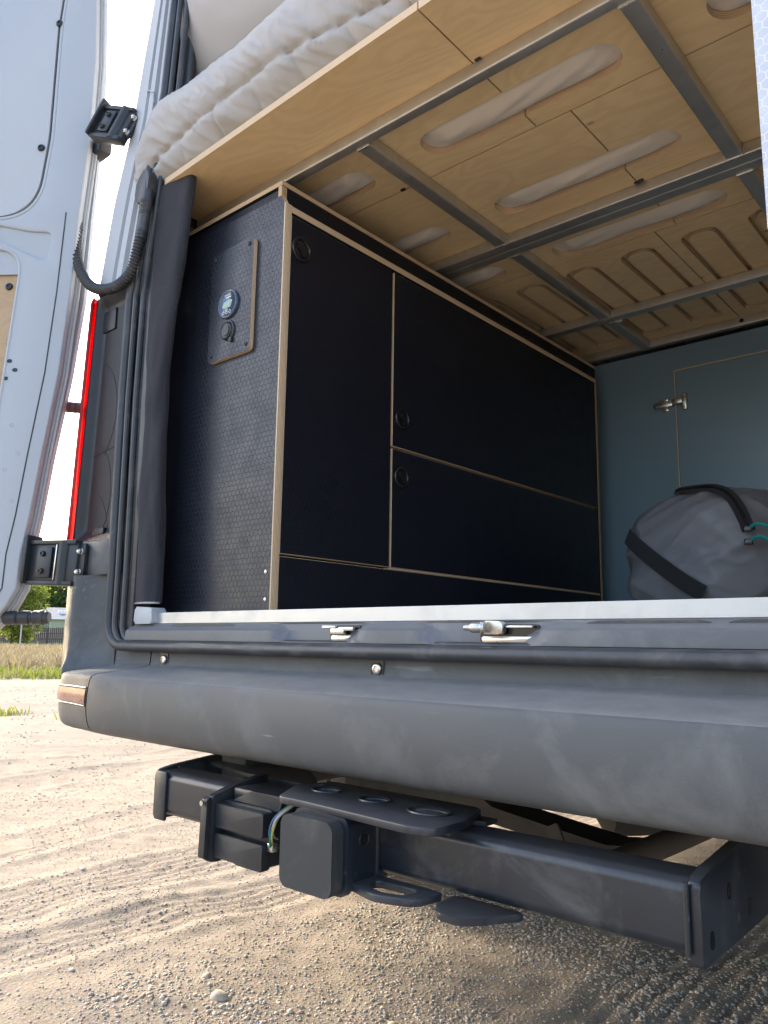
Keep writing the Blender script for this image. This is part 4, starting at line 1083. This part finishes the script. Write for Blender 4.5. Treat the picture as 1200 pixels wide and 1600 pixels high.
def text(s, size, loc, m, parent, name):
    cu = bpy.data.curves.new('tmp', 'FONT'); cu.body = s; cu.size = size; cu.extrude = .0001; cu.align_x = 'CENTER'
    t = bpy.data.objects.new('tmp', cu); COL.objects.link(t); bpy.context.view_layer.update()
    me = bpy.data.meshes.new_from_object(t.evaluated_get(bpy.context.evaluated_depsgraph_get()))
    bpy.data.objects.remove(t); bpy.data.curves.remove(cu); me.name = name; me.materials.clear(); me.materials.append(m)
    for v in me.vertices: v.co = Vector((loc[0]+v.co.x, loc[1]-v.co.z, loc[2]+v.co.y))
    o = bpy.data.objects.new(name, me); COL.objects.link(o); attach(o, parent); return o
text('victron', .0072, (-1.3125, GY_-.0003, 1.4065), wh, cpn, 'gauge_lettering')
sk = MB().lathe([(.0205,0),(.0205,.004),(.018,.0075),(.0170,.0065),(.012,.0065),(.0115,.008),(.0005,.008)], yf(-1.3125,.976,1.3265), 36).build('socket_cover', M['black'], cpn, angle=50)
mb = MB().tube([(-1.3125+.0205*math.cos(a), .9745, 1.3265+.0225*math.sin(a)) for a in np.linspace(-1.3, 1.2, 16)], .003, 8)
mb.box((-1.303, .970, 1.2995), (-1.295, .976, 1.309), .0015); mb.build('socket_strap', M['rubber'], cpn)
for x, z in ((-1.370,1.509),(-1.252,1.511),(-1.370,1.283),(-1.250,1.283)):
    MB().lathe([(.0048,0),(.0048,.0012),(.003,.0028),(.0018,.0028),(.0016,.0015),(.0005,.0015)], yf(x, .976, z), 14).build('panel_screw', M['black'], cpn)
for x, z in ((-1.168,.7995),(-1.167,.746)):
    MB().lathe([(.0042,0),(.0042,.0012),(.0025,.0022),(.0006,.0022)], yf(x, .986, z), 12).build('panel_screw', M['zinc'], ep)

# ------------------------------------------------------------ white cabinet end panel at the right edge
rp = thing('pale_cabinet', 'pale hexagon-textured cabinet end panel cut by the right edge of the photo', 'cabinet', (-.10, 1.3, .72))
board('end_panel', [(-.2265,1.16),(-.10,1.16),(-.10,2.30),(-.2265,2.30)], [], lambda u, v, t: (u, t, v), .944, .956, [M['hexwhite'], wh], rp)
MB().box((-.218, .957, 1.165), (-.11, 1.02, 2.29), .002).build('carcass', M['hexwhite'], rp, False)

# ------------------------------------------------------------ teal partition with hinged door
tp = thing('teal_partition', 'blue-grey painted partition with a cabinet door across the back of the storage bay', 'partition', (-.6, 2.51, .72))
board('panel', [(-1.56,.7195),(.04,.7195),(.04,1.66),(-1.56,1.66)], [[(-.920,.82),(-.26,.82),(-.26,1.5805),(-.920,1.5805)]], lambda u, v, t: (u, t, v), 2.510, 2.526, [M['teal'], M['edgeY']], tp)
pd = board('door_panel', [(-.9165,.8235),(-.2635,.8235),(-.2635,1.5765),(-.9165,1.5765)], [], lambda u, v, t: (u, t, v), 2.5115, 2.527, [M['teal'], M['edgeY']], tp)
MB().box((-1.56, 2.53, .72), (.04, 2.545, 1.66)).build('backing', M['edgeY'], tp, False)
for a, b in (((-.9200,2.5085,.82),(-.9172,2.5098,1.5805)), ((-.9200,2.5085,1.5770),(-.26,2.5098,1.5805))):
    MB().box(a, b).build('door_edge', M['edgeY'], tp, False)
hg = MB().box((-.990, 2.494, 1.4555), (-.925, 2.5095, 1.4750), .003).box((-.925, 2.488, 1.4585), (-.890, 2.505, 1.4775), .004)
hg.box((-.962, 2.500, 1.4420), (-.940, 2.5095, 1.4550), .002).box((-.962, 2.500, 1.4760), (-.940, 2.5095, 1.4880), .002)
hg = hg.build('cabinet_hinge', M['zinc'], tp)
MB().box((-.896, 2.497, 1.4380), (-.880, 2.5110, 1.4960), .002).build('hinge_cup', M['zinc'], hg)
for x, z in ((-.951,1.4485),(-.951,1.482),(-.888,1.446),(-.888,1.488)):
    MB().lathe([(.004,0),(.004,.002),(.0008,.002)], yf(x, 2.4995 if x < -.9 else 2.4965, z), 10).build('hinge_screw', M['zinc'], hg)

# ------------------------------------------------------------ bed platform
bed = thing('bed_platform', 'birch plywood bed base with slots on a welded steel tube frame, seen from below', 'bed base', (-.717, 1.7, 1.672))
BXL, BXR = -1.545, .11
def beam(y0, y1, name='steel_beam', z0=1.6715, z1=1.6995, x0=BXL, x1=BXR):
    return MB().prism(rrect(y0, z0, y1, z1, .003, 3), lambda u, v, t: (t, u, v), x0, x1).build(name, M['steel'], bed, angle=30)
def cross(x0, x1, y0, y1, z0=1.6715, z1=1.6995):
    return MB().prism(rrect(x0, z0, x1, z1, .003, 3), lambda u, v, t: (u, t, v), y0, y1).build('steel_crossbar', M['steel'], bed, angle=30)
# first pale ply edged face then steel bottom: real tubes
beam(1.037, 1.060); beam(1.583, 1.616); beam(1.6165, 1.648); beam(2.175, 2.208); beam(2.484, 2.508)
for y0, y1 in ((1.060,1.583),(1.648,2.175),(2.208,2.484)):
    for xc in (-1.582, -.998-.004, -.432): 
        if xc > BXL: cross(xc-.016, xc+.016, y0, y1)
# weld seams at the joints
for y in (1.060, 1.583, 1.648, 2.175, 2.208):
    for xc in (-1.002, -.432):
        mb = MB(); s_ = 1 if y in (1.060, 1.648, 2.208) else -1
        for dx in (-.017, .017):
            mb.tube([(xc+dx, y+.002*s_+noise.noise(Vector((q, y, xc)))*.002, 1.673+.026*q/4) for q in range(5)], .0028, 6)
        mb.tube([(xc-.017+.034*q/6, y+.0015*s_, 1.6712) for q in range(7)], .0030, 6)
        mb.build('weld_bead', M['zinc'], bed)
for x, y in ((-.998,1.20),(-.998,1.36),(-1.0,1.41),(-.43,1.17),(-.43,1.19),(-.43,1.40),(-.435,1.425),(-.998,1.80),(-1.0,1.95)):
    MB().lathe([(.0022,0),(.0022,.0008),(.0006,.0008)], frame4((x, y, 1.6712), (1,0,0), (0,-1,0), (0,0,-1)), 8).build('rivet', M['zinc'], bed)
MB().box((-.985, 2.2085, 1.667), (-.962, 2.222, 1.6895), .001).build('bracket', M['steel'], bed)
MB().prism(rrect(-.0065, -.0065, .0065, .0065, .006), lambda u, v, t: (-.69+u, 2.4832-t, 1.686+v), 0, .0006).build('bolt_hole', M['gloss'], bed)

BZ0, BZ1 = 1.7000, 1.7155
def slot(x0, x1, y0, y1, n=10): return rrect(x0, y0, x1, y1, (y1-y0)/2*.98, n)
def clipx(ring, xs, side):   # keep part of ring with x<xs (side -1) or >xs (side 1)
    out = []; k = len(ring)
    for i in range(k):
        a, b = ring[i], ring[(i+1) % k]; ia, ib = (a[0]-xs)*side >= 0, (b[0]-xs)*side >= 0
        if ia: out.append(a)
        if ia != ib: t = (xs-a[0])/(b[0]-a[0]); out.append((xs, a[1]+(b[1]-a[1])*t))
    return out
fnb = lambda u, v, t: (u, v, t)
def bd(outline, holes):
    return board('plywood_board', outline, holes, fnb, BZ0, BZ1, [M['ply'], M['edgeZ']], bed)
G = .0015
# front overhanging boards (edge towards the camera)
bd(roundpoly([(-1.478,.897),(-.7155,.880),(-.7155,1.040),(-1.545,1.040),(-1.545,1.0),(-1.50,.985)], [.01,0,0,0,.02,.02]), [])
bd([(-.7125,.880),(.11,.872),(.11,1.040),(-.7125,1.040)], [])
# second row, split at X -.715, slots with rounded ends
def row(y0, y1, splits, slots, Llim=BXL, Rlim=BXR):
    """boards of one row; slots may cross a split: then the boards get open notches"""
    xs = [Llim]+splits+[Rlim]
    for a, b in zip(xs, xs[1:]):
        a2, b2 = a+(G if a != Llim else 0), b-(G if b != Rlim else 0)
        holes = []; left = []; right = []
        for sl in slots:
            x0, x1 = min(p[0] for p in sl), max(p[0] for p in sl)
            if x0 > a2 and x1 < b2: holes.append(sl)
            elif x0 < a2 < x1: left.append(sl)
            elif x0 < b2 < x1: right.append(sl)
        o = [(a2, y0+G)]+[(b2, y0+G)]
        for sl in sorted(right, key=lambda q: q[0][1]):
            seg = clipx(sl, b2, -1); on = [i for i, p in enumerate(seg) if abs(p[0]-b2) < 1e-9]
            i = min(on, key=lambda i: seg[i][1]); seg = seg[i:]+seg[:i]
            if abs(seg[1][0]-b2) < 1e-9: seg = [seg[0]]+seg[1:][::-1]
            o += seg
        o += [(b2, y1-G), (a2, y1-G)]
        for sl in sorted(left, key=lambda q: -q[0][1]):
            seg = clipx(sl, a2, 1); on = [i for i, p in enumerate(seg) if abs(p[0]-a2) < 1e-9]
            i = max(on, key=lambda i: seg[i][1]); seg = seg[i:]+seg[:i]
            if abs(seg[1][0]-a2) < 1e-9: seg = [seg[0]]+seg[1:][::-1]
            o += seg
        bd(o, holes)
row(1.040, 1.266, [-.998, -.7155, -.434], [slot(-1.51,-1.086,1.136,1.216), slot(-.935,-.498,1.138,1.222), slot(-.352,.05,1.150,1.236)])
row(1.266, 1.600, [-.998, -.640, -.434], [slot(-1.51,-1.090,1.432,1.510), slot(-.945,-.504,1.436,1.516)])
row(1.600, 1.812, [-.998, -.640, -.434], [slot(-1.51,-1.096,1.704,1.784), slot(-.945,-.502,1.710,1.794)])
# far row with arch shaped grooves: boards with open arches and loose tongues inside
cs = [-1.430, -1.266, -1.103, -.940, -.777, -.614, -.450, -.290, -.126]
arch = [roundpoly([(c-.049,2.435),(c-.049,1.872),(c+.049,1.872),(c+.049,2.435)], [.004,.045,.045,.004], 10) for c in cs]
row(1.812, 2.506, [-.6955], arch)
for c in cs:
    board('plywood_tongue', roundpoly([(c-.034,2.417),(c-.034,1.894),(c+.034,1.894),(c+.034,2.417)], [.004,.033,.033,.004], 10), [], fnb, BZ0+.0015, BZ1+.001, [M['ply'], M['edgeZ']], bed)
MB().box((-1.54, 1.83, 1.7175), (.10, 2.50, 1.7235)).build('backing_board', M['ply'], bed, False)
# loose dirt smudge clips at board joints
for x, y in ((-.70,1.036),(-1.063,1.262),(-.64,1.578),(-.63,1.575)):
    MB().box((x-.006, y-.004, 1.6965), (x+.006, y+.004, 1.6998), .001).build('joint_clip', M['black'], bed)

# ------------------------------------------------------------ mattress, comforter, pillow
def sgnp(a, p): return math.copysign(abs(a)**p, a)
mb = MB()
def fn(u, v):
    a = 2*math.pi*u; b = math.pi*(v-.5)
    x = sgnp(math.cos(b), .25)*sgnp(math.cos(a), .25); y = sgnp(math.cos(b), .25)*sgnp(math.sin(a), .25); z = sgnp(math.sin(b), .35)
    X_, Y_, Z_ = -.715+.80*x, 1.72+.76*y, 1.79+.066*z
    if z < 0: # sags a little into the slots
        w = noise.noise(Vector((X_*5, Y_*26, 1.3)))*.006+noise.noise(Vector((X_*2.5, Y_*9+X_*3, 4)))*.005
        Z_ = max(1.7165, Z_)+0.0
        for (sx0, sx1, sy0, sy1) in ((-.935,-.498,1.138,1.222),(-.945,-.504,1.436,1.516),(-.945,-.502,1.710,1.794),(-1.51,-1.086,1.136,1.216),(-1.51,-1.09,1.432,1.510),(-1.51,-1.096,1.704,1.784),(-.352,.05,1.150,1.236)):
            cy = (sy0+sy1)/2; q = max(0, 1-((Y_-cy)/((sy1-sy0)*.46))**2); r_ = sstep(sx0+.005, sx0+.05, X_)*(1-sstep(sx1-.05, sx1-.005, X_))
            Z_ -= (.0115+w)*q**.5*r_ if q > 0 else 0
    return (X_, Y_, Z_)
# underside as dense grid for the sag, plus a plain body
def under(u, v): 
    X_, Y_ = lerp(-1.51, .08, u), lerp(1.02, 1.82, v); Z_ = 1.7168
    w = noise.noise(Vector((X_*7, Y_*40+X_*9, 1.3)))*.0035+noise.noise(Vector((X_*2.5, Y_*14-X_*5, 4)))*.004
    for (sx0, sx1, sy0, sy1) in ((-.935,-.498,1.138,1.222),(-.945,-.504,1.436,1.516),(-.945,-.502,1.710,1.794),(-1.51,-1.086,1.136,1.216),(-1.51,-1.09,1.432,1.510),(-1.51,-1.096,1.704,1.784),(-.352,.05,1.150,1.236)):
        cy = (sy0+sy1)/2; q = max(0, 1-((Y_-cy)/((sy1-sy0)*.47))**2); r_ = sstep(sx0+.002, sx0+.07, X_)*(1-sstep(sx1-.07, sx1-.002, X_))
        if q > 0: Z_ -= (.0185+w*1.4)*q**.6*r_
    return (X_, Y_, Z_)
mt = MB().grid(under, 330, 330).build('mattress', M['mattress'], None, angle=180)
tag(mt, 'beige mattress seen bulging through the slots of the plywood bed base', 'mattress')

def comf(u, v):
    """puffy comforter: rolled front edge along X with quilted channels"""
    x = lerp(-1.600, .20, u); a = lerp(-.5, 1.35, v)*math.pi      # a: around the front roll, from underside to far top
    endr = sstep(0, 1, min(1, (x+1.600)/.13)); endr = math.sqrt(max(0, 1-(1-min(1, (x+1.600)/.14))**2))
    cy, cz, ry, rz = 1.03, 1.838, .165, .128
    if a < math.pi*.5: y = cy-ry*sgnp(math.cos(a), .8); z = cz+rz*sgnp(math.sin(a), .9)
    else: y = cy+(a-math.pi*.5)*.30; z = cz+rz-.0
    # shrink at the left end
    z = cz-.012*(1-endr)+(z-cz)*(.34+.66*endr); y = cy+(y-cy)*(.72+.28*endr) if y < cy else y
    # sheared quilting: main seam along x, cross seams
    seam_a = -.17*math.pi+.16*math.sin(x*5+1)
    d1 = abs(a-seam_a)
    ch = ((x+.035*math.sin(a*2))/.13) % 1; d2 = min(ch, 1-ch)*.13
    seam_b = .30*math.pi+.1*math.sin(x*4); d3 = abs(a-seam_b)
    p = .015*(1-math.exp(-d1/.07))+.007*(1-math.exp(-d2/.009))*(1 if a < seam_a else .10)+.005*(1-math.exp(-d3/.10))
    nz = noise.noise(Vector((x*3.2, a*.9, 0)))*.016+noise.noise(Vector((x*9+a*2, a*1.4, 3)))*.007
    def rg(q): return 1-abs(noise.noise(Vector(q)))*2
    e = math.exp(-d1*1.6)
    nz += max(0, rg((x*14+a*1.6, a*1.1, 5))-.62)*.012*(.12+e)+max(0, rg((x*34+a*5, a*2.2, 9))-.6)*.008*(.2+e)+noise.noise(Vector((x*40+a*8, a*4, 17)))*.0008
    k = p+nz-.012
    ny, nz_ = (-math.cos(a), math.sin(a)) if a < math.pi*.5 else (0, 1)
    z2 = z+nz_*k; y2 = y+ny*k
    dr = (1-sstep(-1.57, -1.46, x))*(1-sstep(-.1, .9, a))*.045*(1-sstep(.91, .96, y2)); z2 -= dr
    if x < -1.485 and y2 < .93: pass
    elif y2 > .905-.03: z2 = max(z2, 1.7175) if a < 0 else z2
    else: z2 = max(z2, 1.712)
    return (x+noise.noise(Vector((x*3, a, 9)))*.01, y2, z2)
cf = MB().grid(comf, 620, 150).build('comforter', M['comforter'], None, angle=180)
tag(cf, 'puffy off-white quilted comforter bulging over the front edge of the plywood bed base', 'comforter')
def pil(u, v):
    a = 2*math.pi*u; b = math.pi*(v-.5)
    x = sgnp(math.cos(b), .5)*sgnp(math.cos(a), .5); y = sgnp(math.cos(b), .8)*sgnp(math.sin(a), .8); z = sgnp(math.sin(b), .5)
    e = 1-.45*max(abs(x), abs(z))**4
    w = noise.noise(Vector((x*1.6, y*2, z*1.6)))*.03+noise.noise(Vector((x*5+z*3, y*3, z*2)))*.012+noise.noise(Vector((x*14+z*9, y*4, z*5)))*.004
    return (-1.235+.39*x+w, 1.000+(.108*e+w)*y, 2.32+.36*z+w-.02*x)
pw_ = MB().grid(pil, 150, 110, closeu=True).build('pillow', M['pillow'], None, angle=180)
tag(pw_, 'large beige pillow standing upright behind the comforter at the top left of the bed', 'pillow')

# ------------------------------------------------------------ duffel bag
bc = Vector((-.665, 2.15, .892)); ax = Vector((.36, .93, -.01)).normalized()      # axis away from the visible end
lat = Vector((0, 0, 1)).cross(ax).normalized(); upv = ax.cross(lat)
roll_a = R_(4); lat, upv = lat*math.cos(roll_a)+upv*math.sin(roll_a), upv*math.cos(roll_a)-lat*math.sin(roll_a)
bag = thing('duffel_bag', 'crumpled grey duffel bag with black strap lying in front of the teal partition', 'duffel bag', (bc.x, bc.y, .72))
HA, HB, HC = .24, .215, .185
def bagpt(d, g=0.0, wr=True):
    """surface of a soft superellipsoid in direction d (local: axis, lateral, up)"""
    x, y, z = d; n = (abs(x/HA)**3.2+(abs(y/HB)**2.8+abs(z/HC)**2.8)**(3.2/2.8))**(1/3.2); r = 1/n
    p = Vector((x*r, y*r, z*r)); w = 0
    if wr:
        q = p*9; s_ = p.y*.8+p.z
        w = noise.noise(Vector((q.x*.6, q.y*.5, q.z*1.0)))*.014+max(0, .5-abs(noise.noise(Vector((p.x*4, s_*13, p.y*3-p.z*2)))))*.022
        w -= .011
        w += max(0, .35-abs(noise.noise(Vector((p.x*9+4, p.y*9-p.z*16, p.z*5)))))*.016+noise.noise(Vector((p.x*40, s_*60, p.z*20)))*.0016
    p = p*(1+(w+g)/max(p.length, .01)); p.z = max(p.z, -.183)
    return bc+ax*p.x+lat*p.y+upv*p.z
mb = MB()
mb.grid(lambda u, v: (lambda b, a: bagpt(Vector((-math.sin(b), math.cos(b)*math.cos(a), math.cos(b)*math.sin(a)))))(math.pi*(v-.5), 2*math.pi*u), 190, 130, closeu=True)
body = mb.build('bag_body', M['bag'], bag, angle=180)
def ribbon(name, dirs, width, thick, m, parent, g=.006, seg=5):
    """band following the bag surface"""
    ps = [Vector(bagpt(Vector(d).normalized(), g+.008, False)) for d in dirs]; k = len(ps); vs = []; fs = []
    for i in range(k):
        t = (ps[min(i+1, k-1)]-ps[max(i-1, 0)]).normalized(); n = (ps[i]-bc).normalized(); w = t.cross(n).normalized()
        for a, b in ((-1, 0), (-1, 1), (1, 1), (1, 0)): vs.append(ps[i]+w*a*width/2+n*b*thick)
    for i in range(k-1):
        for j in range(4): fs.append((i*4+j, i*4+(j+1) % 4, (i+1)*4+(j+1) % 4, (i+1)*4+j))
    fs += [(0, 1, 2, 3), tuple(range(4*k-4, 4*k))]
    return MB().add(vs, fs).build(name, m, parent, True, 50)
def arc(d0, d1, n, bul=None):
    out = []
    for i in range(n):
        t = i/(n-1); d = Vector(d0).lerp(Vector(d1), t)
        if bul: d += Vector(bul)*math.sin(math.pi*t)
        out.append(d)
    return out
ribbon('handle_strap', arc((-.20,.108,.045), (-.20,-.098,-.080), 24), .042, .0035, M['webbing'], bag, .006)
ribbon('zip_tape', arc((-.165,.045,.185), (-.17,-.185,.055), 40, (0,-.02,.060)), .030, .002, M['webbing'], bag, -.001)
ribbon('zip_teeth', arc((-.165,.045,.185), (-.17,-.185,.055), 40, (0,-.02,.060)), .007, .0035, M['gloss'], bag, .0)
ribbon('corner_patch', arc((-.19,.085,-.17), (-.19,-.02,-.19), 12), .07, .002, plain('worn_patch', (.15,.145,.13), .8, 0, .3, 40), bag, .006)
zp = Vector(bagpt(Vector((-.17,-.185,.055)).normalized(), .018, False))
for k, dz in ((0, 0), (1, -.030)):
    o = zp+Vector((.0, -.01, dz))
    MB().tube(spline([o, o+Vector((.018,-.004,.010)), o+Vector((.040,-.006,.004)), o+Vector((.062,-.004,-.012-.02*k)), o+Vector((.070,0,-.035-.02*k))], 14), .0042, 8).build('zip_pull', M['tealcord'], bag)
    MB().box(o+Vector((-.010,-.006,-.007)), o+Vector((.008,.004,.007)), .002).build('zip_slider', M['gloss'], bag)
